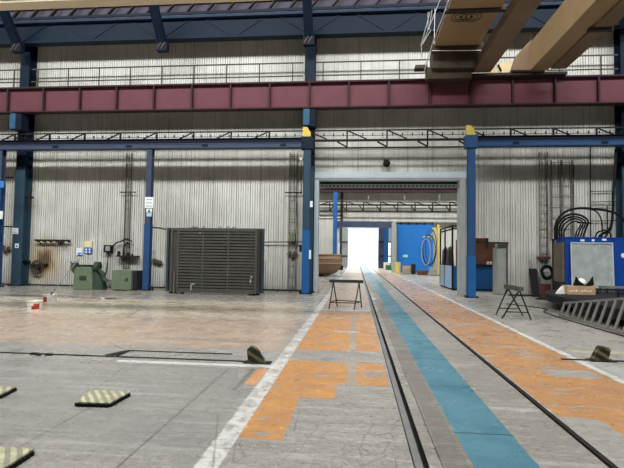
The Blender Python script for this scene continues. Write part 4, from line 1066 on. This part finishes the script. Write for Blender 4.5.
# goods seen inside the booth
for px0, py0, px1, py1, m, l in ((441.5, 238, 446, 265, paint('purple_cloth', (86, 74, 120), (70, 60, 100)), 'purple bundle standing inside the booth'),
                                (446, 240, 450.5, 265, M_BOARD, 'brown sack standing inside the booth beside the purple bundle')):
    a = at(px0, py0, 'x', 4.75); b = at(px1, py1, 'x', 4.75)
    bm = bmn(); y0_, y1_ = sorted((a.y, b.y)); lathe(bm, [(0.16, 0.081), (0.22, 0.5), (0.21, 1.2), (0.16, 1.9), (0.05, 2.1)], 14, c=(4.85, (y0_+y1_)/2, 0))
    tag(obj('bundle', bm, m), l, 'bundle')
# grey partition and its trim in the small opening
pt = thing('steel_locker', 'tall pale grey locker in the small wall opening', 'locker', (5.95, 20.3, 0))
lx0, lx1 = XY(497.5, 270, 20.2), XY(507, 270, 20.2)
bm = bmn(); box(bm, lx0, lx1-0.02, 20.2, 20.9, 0.02, ZY(502, 247.5, 20.2)); obj('body', bm, M_GREY, pt, bevel=0.01)
bm = bmn(); box(bm, lx0+0.03, lx0+0.34, 20.19, 20.2, 0.08, ZY(502, 250, 20.2)); obj('door', bm, M_GREY, pt)
bm = bmn(); a = at(497.5, 244, 'y', 20.2); box(bm, lx0+0.02, lx1-0.04, 20.25, 20.6, a.z-0.14, a.z+0.02); tag(obj('storage_box', bm, M_GREY), 'flat grey box on top of the tall pale locker', 'box')
bm = bmn(); a = at(486, 238.5, 'y', 19.95); b = at(507, 240.5, 'y', 19.95); box(bm, SXm-0.04, SXm+0.04, 19.96, 20.1, sz2-0.3, sz1); box(bm, SX0, SX1, 19.96, 20.1, sz2-0.04, sz2); struct('trim_5', bm, M_DARKIRON)
# leaning dark board
a = at(529.3, 268.5, 'y', 19.9); b = at(537, 296, 'y', 19.7)
bm = bmn(); prism(bm, [(19.62, 0), (19.66, 0), (19.97, a.z), (19.93, a.z)], 'x', a.x, at(537, 270, 'y', 19.9).x)
tag(obj('leaning_board', bm, M_BOX_DK), 'narrow dark board leaning on the wall right of the trestle', 'board')
bm = bmn()
for k in range(3):
    tube(bm, [(7.0+0.32*math.cos(q)+k*0.06, 18.4+0.22*math.sin(q), 0.02+0.025*k) for q in [2*PI*i/20 for i in range(20)]], 0.013, 6, True)
tag(obj('hose_coil', bm, M_BOX_DK), 'dark hose loops lying on the floor before the dark board', 'hose')
# hose coil on wall
p = at(547, 272.5, 'y', 19.6); t = thing('hose_reel', 'black coiled hose on the wall left of the weathered board', 'reel', p)
for r in (0.24, 0.2, 0.17):
    bm = bmn(); tube(bm, [(p.x+r*math.cos(q), 19.58+0.05*math.sin(3*q), p.z+r*1.15*math.sin(q)) for q in [2*PI*k/26 for k in range(26)]], 0.032, 8, True); obj('coil', bm, M_BLACK, t)
bm = bmn(); tube(bm, [(p.x, 19.45, p.z), (p.x, 19.97, p.z)], 0.03, 8); obj('hook', bm, M_GREY, t)
wall_box(540, 256.5, 551, 259, 19.6, 19.97, paint('rusty_shelf', (96, 60, 50), (70, 46, 40)), 'wall_bracket', 'rusty bracket shelf above the black coiled hose', 'bracket')
a = at(544.5, 284, 'y', 19.0); b = at(551, 297, 'y', 19.0)
bm = bmn(); box(bm, a.x, b.x, 19.0, 19.4, 0, a.z); tag(obj('crate', bm, paint('rust_red_crate', (92, 52, 42), (66, 40, 34)), bevel=0.01), 'rust brown crate on the floor under the coiled hose', 'crate')
# rectangular pipe grid on wall at right
t = thing('pipe_grid', 'thin dark pipe grid on the wall behind the hose arches', 'pipes', at(600, 200, 'y', 19.9))
for px0, px1, py in ((590.5, 616, 191.5), (590.5, 616, 206), (590.5, 616, 221), (590.5, 616, 202)):
    bm = bmn(); tube(bm, [at(px0, py, 'y', 19.9), at(px1, py-0.4, 'y', 19.9)], 0.016, 6); obj('cross_pipe', bm, M_DARKIRON, t)
for px, y0_, y1_ in ((590.5, 147, 237), (607.5, 206, 236), (573.5, 165, 237)):
    bm = bmn(); tube(bm, [at(px, y0_, 'y', 19.9), at(px, y1_, 'y', 19.9)], 0.022, 6); obj('riser', bm, M_BLACK, t)

# ------------------------------------------------------------------ royal blue cabinet and hoses
KY = 17.9
kx0, kx1 = XY(565, 260, KY), 12.2; kz = ZY(595, 238.5, KY)
cab = thing('control_cabinet', 'royal blue electrical cabinet under the hose arches at the right edge', 'cabinet', ((kx0+kx1)/2, KY+0.5, 0))
bm = bmn(); box(bm, kx0, kx1, KY, KY+0.8, 0.1, kz); cbody = obj('body', bm, M_CABBLUE, cab, bevel=0.01)
bm = bmn(); box(bm, kx0+0.05, kx1-0.05, KY+0.05, KY+0.75, 0, 0.1); obj('plinth', bm, M_BLACK, cab)
bm = bmn(); box(bm, kx0-0.02, kx1+0.02, KY-0.02, KY+0.82, kz, kz+0.05); obj('roof_plate', bm, M_CABBLUE, cab)
for k in range(2):
    bm = bmn(); X = XY(613+k*14, 260, KY); box(bm, X, X+0.012, KY-0.006, KY, 0.15, kz-0.05); obj('door_gap', bm, M_NAVY_D, cab)
for px0, px1, py in ((580.5, 584.5, 239.3), (591.8, 594.5, 239.2), (602, 606.5, 238.6)):
    a = at(px0, py, 'y', KY-0.01); b = at(px1, py+2.1, 'y', KY-0.01); bm = bmn(); box(bm, a.x, b.x, KY-0.012, KY, b.z, a.z); obj('name_plate', bm, M_PAPER, cbody)
bm = bmn(); c = at(623.5, 255.5, 'y', KY-0.02); lathe(bm, [(0.085, KY-0.03), (0.085, KY)], 16, 'y', (c.x, 0, c.z)); obj('gauge', bm, M_PAPER, cab)
# grey plate leaning against the cabinet
a = at(571, 242.5, 'y', KY-0.12); b = at(613.5, 242, 'y', KY-0.12)
pl0 = thing('steel_plate', 'large blotchy pale steel plate leaning against the blue cabinet', 'plate', ((a.x+b.x)/2, KY-0.3, 0))
bm = bmn(); prism(bm, [(KY-0.16, 0.0), (KY-0.14, 0.0), (KY-0.05, a.z), (KY-0.07, a.z)], 'x', a.x, b.x); obj('sheet', bm, M_GALV, pl0)
bm = bmn()
for X in (a.x, b.x-0.035): prism(bm, [(KY-0.18, 0.0), (KY-0.16, 0.0), (KY-0.07, a.z+0.01), (KY-0.09, a.z+0.01)], 'x', X, X+0.035)
box(bm, a.x, b.x, KY-0.1, KY-0.07, a.z-0.03, a.z+0.01); obj('edge_strip', bm, M_FRAME, pl0)
# weathered board
a = at(554, 242.5, 'y', 18.4); b = at(564.5, 275, 'y', 18.4)
wb = thing('weathered_panel', 'weathered tan board standing left of the royal blue cabinet', 'board', (a.x+0.2, 18.5, 0))
bm = bmn(); box(bm, kx0-0.09, kx0-0.04, 17.86, 18.68, 0.7, a.z); obj('sheet', bm, M_BOARD, wb)
bm = bmn(); box(bm, kx0-0.09, kx0-0.04, 17.84, 18.68, 0, 0.7); obj('lower_sheet', bm, M_BOX_DK, wb)
bm = bmn(); box(bm, kx0-0.12, kx0-0.04, 18.68, 18.74, 0, a.z+0.15); obj('batten', bm, M_DARKIRON, wb)
# hoses
HG = 'black hoses arching over the blue cabinet'
def hose(pts, r, label, Y0=18.3, Y1=None):
    Y1 = Y1 if Y1 is not None else Y0; n = len(pts)
    P = [at(x, y, 'y', Y0+(Y1-Y0)*i/(n-1)) for i, (x, y) in enumerate(pts)]
    bm = bmn(); tube(bm, smooth_path(P, 5), r, 8); return tag(obj('hose', bm, M_BLACK, smooth=True), label, 'hose', HG)
hose([(555.5, 240), (555, 229), (558, 219), (566, 211.5), (578, 208.3), (592, 208.8), (606, 210.5), (617, 214), (625, 222), (630, 238)], 0.045, 'thick outermost black hose arch spanning the whole cabinet')
hose([(557.5, 239), (557, 228), (561, 219.5), (570, 214.5), (581, 215.5), (588, 221), (586, 228), (583, 238)], 0.038, 'second black hose arch, just under the outermost one', 18.4, 18.3)
hose([(560, 239), (559, 229), (563, 221.5), (571, 217), (580, 217.8), (585.5, 222), (583, 229), (580, 238)], 0.03, 'third black hose arch from outside', 18.5, 18.35)
hose([(562, 239), (561.5, 230), (565.5, 223), (573, 219), (580, 220), (583, 223.5), (580, 230), (577, 238)], 0.03, 'fourth black hose arch from outside', 18.5, 18.4)
hose([(564.5, 239), (564, 232), (568, 225), (574, 221.5), (579, 222), (580.5, 225), (577, 231), (575, 238)], 0.026, 'innermost tight black hose arch', 18.55, 18.4)
hose([(590, 209), (597, 212), (601, 219), (602.5, 228), (602, 238)], 0.025, 'thin hose branching down from the outermost arch', 18.4)
hose([(595, 238), (597, 233), (601, 231), (606, 230.5), (610, 233), (611, 238)], 0.03, 'small low hose arch right of centre on the cabinet', 18.3)
hose([(599, 238), (602, 234), (607, 232), (610, 228), (612, 222), (613, 205), (613.5, 190), (615, 170), (616, 149)], 0.05, 'thick black cable dropping from the blue beam to the cabinet', 18.3, 18.9)
hose([(604, 238), (607, 234), (611, 229), (613, 215), (613.2, 200)], 0.03, 'slimmer cable running beside the thick dropping cable', 18.25, 18.3)
pipe([(577, 222.5), (591, 223)], 0.03, 'hose_clamp_bar', 'short black clamp bar holding the hose arches', 'clamp', M_BLACK, 18.25)

# ------------------------------------------------------------------ low steel trolley with load, grating leaning on it
PT = 0.46
a = at(544, 288, 'z', PT); c = at(545, 283.5, 'z', PT)
TX0 = 6.0; TY1 = 16.6
tr = thing('flat_trolley', 'low dark steel flat trolley at the right edge under cartons and frames', 'trolley', (8.5, 13, 0))
def zY_(y): return y
bm = bmn(); prism(bm, [(5.85, 15.3), (5.72, 9.2), (11.5, 9.2), (11.5, 17.0), (6.5, 17.0)], 'z', PT-0.06, PT); obj('deck', bm, M_BOX_DK, tr)
bm = bmn(); prism(bm, [(5.9, 15.25), (5.78, 9.25), (11.45, 9.25), (11.45, 16.9), (6.55, 16.9)], 'z', PT-0.24, PT-0.06); obj('frame', bm, paint('blue_black_frame', (34, 38, 50), (24, 26, 34), obj=False), tr)
for X, Y in ((6.35, 15.0), (6.5, 10), (11, 10), (11, 16.4), (8.7, 16.4)):
    bm = bmn(); box(bm, X-0.15, X+0.15, Y-0.15, Y+0.15, 0, PT-0.24); obj('foot', bm, M_BOX_DK, tr)
# grating
gx_b, gx_t = 5.50, 5.93
gt = thing('steel_grating', 'long weathered steel grating of slanting bars leaning on the trolley', 'grating', (5.5, 11.5, 0))
zt_ = ZT = 0.60
def G(y, f):
    hh = 0.35+(13.4-y)*0.135
    return Vector((gx_b+0.34*hh*f, y, 0.03+(hh-0.03)*f))
Ya, Yb = 13.4, 9.3
bm = bmn(); bar(bm, G(Ya, 0), G(Yb, 0), 0.05, 0.05); obj('bottom_rail', bm, M_GRATE, gt)
bm = bmn(); bar(bm, G(Ya, 1), G(Yb, 1), 0.05, 0.05); obj('top_rail', bm, M_GRATE, gt)
n = 13
for k in range(n):
    y = Ya-0.04-(Ya-Yb-0.08)*k/(n-1); bm = bmn(); bar(bm, G(y, 0.0), G(y, 1.0), 0.075, 0.03, (-0.95, 0, 0.32)); obj('bar', bm, M_GRATE, gt)
# load
cz0 = PT
a = at(567, 293, 'z', PT)
def on_deck(px, py): return at(px, py, 'z', PT)
q = on_deck(567.5, 294.5); r_ = on_deck(592, 294.5)
bx = thing('carton', 'long tan carton lying on the trolley under the black sheeting', 'box', ((q.x+r_.x)/2, q.y, PT))
hz = ZY(580, 286, q.y)
bm = bmn(); box(bm, q.x, r_.x, q.y, q.y+0.4, PT, hz); obj('body', bm, M_CARD, bx, bevel=0.008)
bm = bmn()
for k in range(8): box(bm, q.x+0.06+k*0.085, q.x+0.12+k*0.085, q.y-0.004, q.y, PT+0.09+0.015*(k % 2), PT+0.12+0.015*(k % 3))
obj('torn_tape', bm, M_WHITE, bx)
bm = bmn(); prism(bm, [(q.x-0.22, PT), (q.x-0.16, PT+0.1), (q.x-0.03, hz-0.03), (q.x-0.01, PT)], 'y', q.y+0.15, q.y+0.35)
tag(obj('plastic_wrap', bm, M_WHITE), 'crumpled whitish wrap at the left end of the tan carton', 'wrap')
Yc = q.y+0.15
def pz(l): return [(at(x, y, 'y', Yc).x, at(x, y, 'y', Yc).z) for x, y in l]
bm = bmn(); prism(bm, pz([(572, 286), (575, 276.5), (578, 281), (584, 285), (588, 281.5), (591.5, 276.5), (592.5, 285), (585, 287)]), 'y', Yc-0.1, Yc-0.05)
tag(obj('rubber_sheet', bm, M_BLACK), 'folded black sheet with raised corners on top of the carton', 'sheet')
bm = bmn(); lathe(bm, [(0.1, 0.0), (0.15, 0.03), (0.14, 0.12), (0.09, 0.2), (0.03, 0.23)], 14, c=(at(583, 284, 'y', Yc).x, Yc+0.1, hz))
tag(obj('plastic_bag', bm, M_WHITE, smooth=True), 'small white bag nested in the folded black sheet', 'bag')
for k, (px, py, w_) in enumerate(((597, 294, 0.9), (608, 293.5, 1.0), (614, 297, 1.1))):
    c = on_deck(px, py); bm = bmn()
    h0 = (0.0, 0.06, 0.0)[k]; yo = (0, 0.1, -0.6)[k]
    t = thing('steel_rack', ('lowest left', 'raised middle', 'nearest right')[k]+' of the small dark steel frames on the trolley', 'frame', (c.x, c.y+yo, PT), 'steel frames on the trolley')
    for (x0, x1, y0, y1) in ((0, w_, 0, 0.05), (0, w_, 0.45, 0.5), (0, 0.05, 0.05, 0.45), (w_-0.05, w_, 0.05, 0.45)):
        bm = bmn(); box(bm, c.x+x0, c.x+x1, c.y+yo+y0, c.y+yo+y1, PT+h0+0.1, PT+h0+0.15); obj('member', bm, M_GRATE if k == 1 else M_BOX_DK, t)
    for x0 in (0.02, w_-0.06):
        for y0 in (0.02, 0.44):
            bm = bmn(); box(bm, c.x+x0, c.x+x0+0.04, c.y+yo+y0, c.y+yo+y0+0.04, PT, PT+h0+0.1); obj('leg', bm, M_BOX_DK, t)
bm = bmn(); tube(bm, smooth_path([(5.0, 16.3, 0.015), (5.5, 15.6, 0.015), (5.75, 14.9, 0.015), (5.35, 14.0, 0.015), (5.3, 12.0, 0.015), (5.35, 10.0, 0.015)]), 0.014, 6)
tag(obj('floor_cable', bm, M_BLACK), 'thin black cable lying along the foot of the trolley', 'cable')

# ------------------------------------------------------------------ second hall contents
# bronze vessel
VX = XY(321, 270, 35); t = thing('pressure_vessel', 'large bronze brown bowl shaped vessel just inside the doorway', 'vessel', (VX, 35, 0))
R_ = 1.5; zt0 = 1.62
bm = bmn(); lathe(bm, [(0.35, 0.02), (0.8, 0.1), (1.2, 0.32), (R_-0.06, 0.68), (R_, 0.95), (R_, zt0)], 48, c=(VX, 35, 0)); obj('shell', bm, M_BRONZE, t, smooth=True)
for z in (0.98, zt0-0.3, zt0):
    bm = bmn(); lathe(bm, [(R_-0.05, z-0.03), (R_+0.03, z-0.03), (R_+0.03, z+0.03), (R_-0.05, z+0.03)], 48, c=(VX, 35, 0)); obj('rim_band', bm, M_CARD, t)
# azure panel
dx0, dx1 = XY(397, 250, 45.6), XY(433, 250, 45.6); dz = ZY(415, 224.5, 45.6)
ap = thing('sliding_panel', 'large azure blue panel on the far wall seen through the doorway', 'panel', ((dx0+dx1)/2, 45.6, 0))
bm = bmn(); box(bm, dx0, dx1, 45.6, 45.75, 0.05, dz); obj('sheet', bm, M_DOORBLUE, ap)
bm = bmn(); c = at(405, 256, 'y', 45.58); box(bm, c.x-0.2, c.x+0.25, 45.57, 45.6, c.z-0.12, c.z+0.12); obj('sticker', bm, paint('mint_sticker', (150, 220, 210), (130, 200, 190)), ap)
for k in range(5):
    bm = bmn(); X = dx0+0.3+k*(dx1-dx0)/4.6; box(bm, X, X+0.12, 45.5, 45.6, dz, dz+0.2); obj('roller_hanger', bm, M_DARKIRON, ap)
bm = bmn(); box(bm, O2R+0.3, 12, 45.45, 45.99, dz+0.2, dz+0.3); tag(obj('panel_track', bm, M_GREY), 'grey overhead track carrying the azure panel', 'track')
# fire hose gear on a yellow mast
mx = XY(438.3, 250, 40); t = thing('yellow_mast', 'bright yellow upright mast in front of the azure panel', 'mast', (mx, 40, 0))
bm = bmn(); box(bm, mx-0.09, mx+0.09, 39.9, 40.1, 0.05, ZY(438, 224.5, 40)); obj('post', bm, M_YELLOW, t)
bm = bmn(); box(bm, mx-0.3, mx+0.3, 39.7, 40.3, 0, 0.05); obj('foot', bm, M_BLACK, t)
for a_, b_ in (((437, 228), (432, 228.5)), ((437, 240), (431, 238.5)), ((431, 236.5), (423, 237)), ((431, 236.5), (435, 242)), ((437, 228), (430, 237))):
    bm = bmn(); bar(bm, at(*a_, 'y', 40), at(*b_, 'y', 40), 0.1); obj('arm', bm, M_YELLOW, t)
for k, (px, py, rx, rz) in enumerate(((429, 250, 0.52, 1.25), (431, 247, 0.45, 1.5), (426, 252, 0.35, 1.1))):
    c = at(px, py, 'y', 39.8-0.1*k); bm = bmn()
    tube(bm, [(c.x+rx*math.cos(q), c.y, c.z+rz*math.sin(q)) for q in [2*PI*i/36 for i in range(36)]], 0.04, 6, True)
    tag(obj('hanging_hose', bm, (M_BLACK, M_SLATE, M_GREY)[k]), ('black', 'slate blue', 'pale grey')[k]+' oval hose loop hanging from the yellow mast', 'hose', 'hose loops on the yellow mast')
# clutter below the panel
def crate(px0, px1, pyt, Y, d, mat, name, label, cat, group='clutter at the foot of the azure panel', cyl=False):
    x0, x1 = XY(px0, 268, Y), XY(px1, 268, Y); z = ZY((px0+px1)/2, pyt, Y); bm = bmn()
    if cyl: lathe(bm, [((x1-x0)/2, 0), ((x1-x0)/2, z*0.33), ((x1-x0)/2*1.04, z*0.35), ((x1-x0)/2, z*0.37), ((x1-x0)/2, z*0.66), ((x1-x0)/2*1.04, z*0.68), ((x1-x0)/2, z*0.7), ((x1-x0)/2, z)], 20, c=((x0+x1)/2, Y+d/2, 0))
    else: box(bm, x0, x1, Y, Y+d, 0, z); box(bm, x0+0.05, x1-0.05, Y-0.03, Y, z*0.15, z*0.3); box(bm, x0+0.05, x1-0.05, Y-0.03, Y, z*0.6, z*0.75)
    return tag(obj(name, bm, mat, bevel=0 if cyl else 0.01), label, cat, group)
crate(395, 400.8, 262, 43, 0.5, M_YELLOW, 'drum', 'yellow drum at the lower left corner of the azure panel', 'drum', cyl=True)
crate(403, 411, 266, 42, 0.6, M_CARD, 'crate', 'tan crate right of the yellow drum', 'crate')
crate(404, 409, 269.5, 41, 0.4, M_GREY, 'crate', 'low grey crate in front of the tan crate', 'crate')
crate(411.5, 416, 264, 41.5, 0.5, M_BOX_DK, 'drum', 'dark drum right of the tan crate', 'drum', cyl=True)
crate(418, 428, 270.5, 40, 0.7, M_WOOD, 'pallet', 'low brown pallet under the hanging hose loops', 'pallet')
crate(430, 437.5, 267.5, 38.5, 0.6, M_GREY, 'crate', 'pale crate at the foot of the yellow mast', 'crate')
crate(384, 390, 262.5, 56, 0.9, M_WHITE, 'crate', 'white crate beside the far blue columns', 'crate', 'crates by the far exit')
crate(386, 392, 265, 53, 0.8, M_SIGNG, 'crate', 'greenish low crate in front of the far white crate', 'crate', 'crates by the far exit')
crate(339, 343, 265.5, 50, 0.6, M_BOX_DK, 'crate', 'low dark crate left of the far track', 'crate', 'crates by the far exit')
for k, (a_, b_, y_) in enumerate(((337, 347.5, 242), (337, 347.5, 256), (379, 391, 242), (379, 391, 256))):
    bm = bmn(); p = at(a_, y_, 'y', 59.7); q = at(b_, y_, 'y', 59.7); box(bm, p.x, q.x, 59.66, 59.76, p.z-0.08, p.z+0.08)
    tag(obj('cross_bar', bm, M_NAVY_D), ('upper', 'lower')[k % 2]+' dark cross bar on the far columns '+('left', 'right')[k//2]+' of the bright exit', 'bar', 'cross bars by the far exit')
# lintel of far doorway and high pipes
bm = bmn(); box(bm, O2L-0.3, O2R+0.2, 45.7, 46, O2T-0.3, O2T+0.3); struct('trim_6', bm, M_SLATE)
bm = bmn(); box(bm, X3(347), X3(379), 69.7, 70, ot, ot+0.5); struct('trim_7', bm, M_FRAME)
for k, (y_, m_) in enumerate(((214.3, M_GREY), (217.3, M_WHITE))):
    bm = bmn(); tube(bm, [at(316, y_, 'y', 45.9), at(341, y_, 'y', 45.9)], 0.09, 8)
    tag(obj('overhead_pipe', bm, m_), ('upper grey', 'lower white')[k]+' short pipe high up at the left inside the doorway', 'pipe', 'overhead pipes in the second hall')
bm = bmn(); X = XY(341.7, 210, 45.9); box(bm, X-0.12, X+0.12, 45.8, 45.99, ZY(341, 224, 45.9), 7.9); tag(obj('pipe_riser', bm, M_CRDARK), 'dark vertical duct on the far wall beside the blue column', 'duct')
# outdoors
bm = bmn(); box(bm, -14, 14, 150, 160, 0, 4.2); prism(bm, [(149.5, 4.2), (160.5, 4.2), (155, 6.5)], 'x', -14.5, 14.5)
tag(obj('distant_building', bm, M_OUT), 'pale low building far outside the bright exit', 'building')
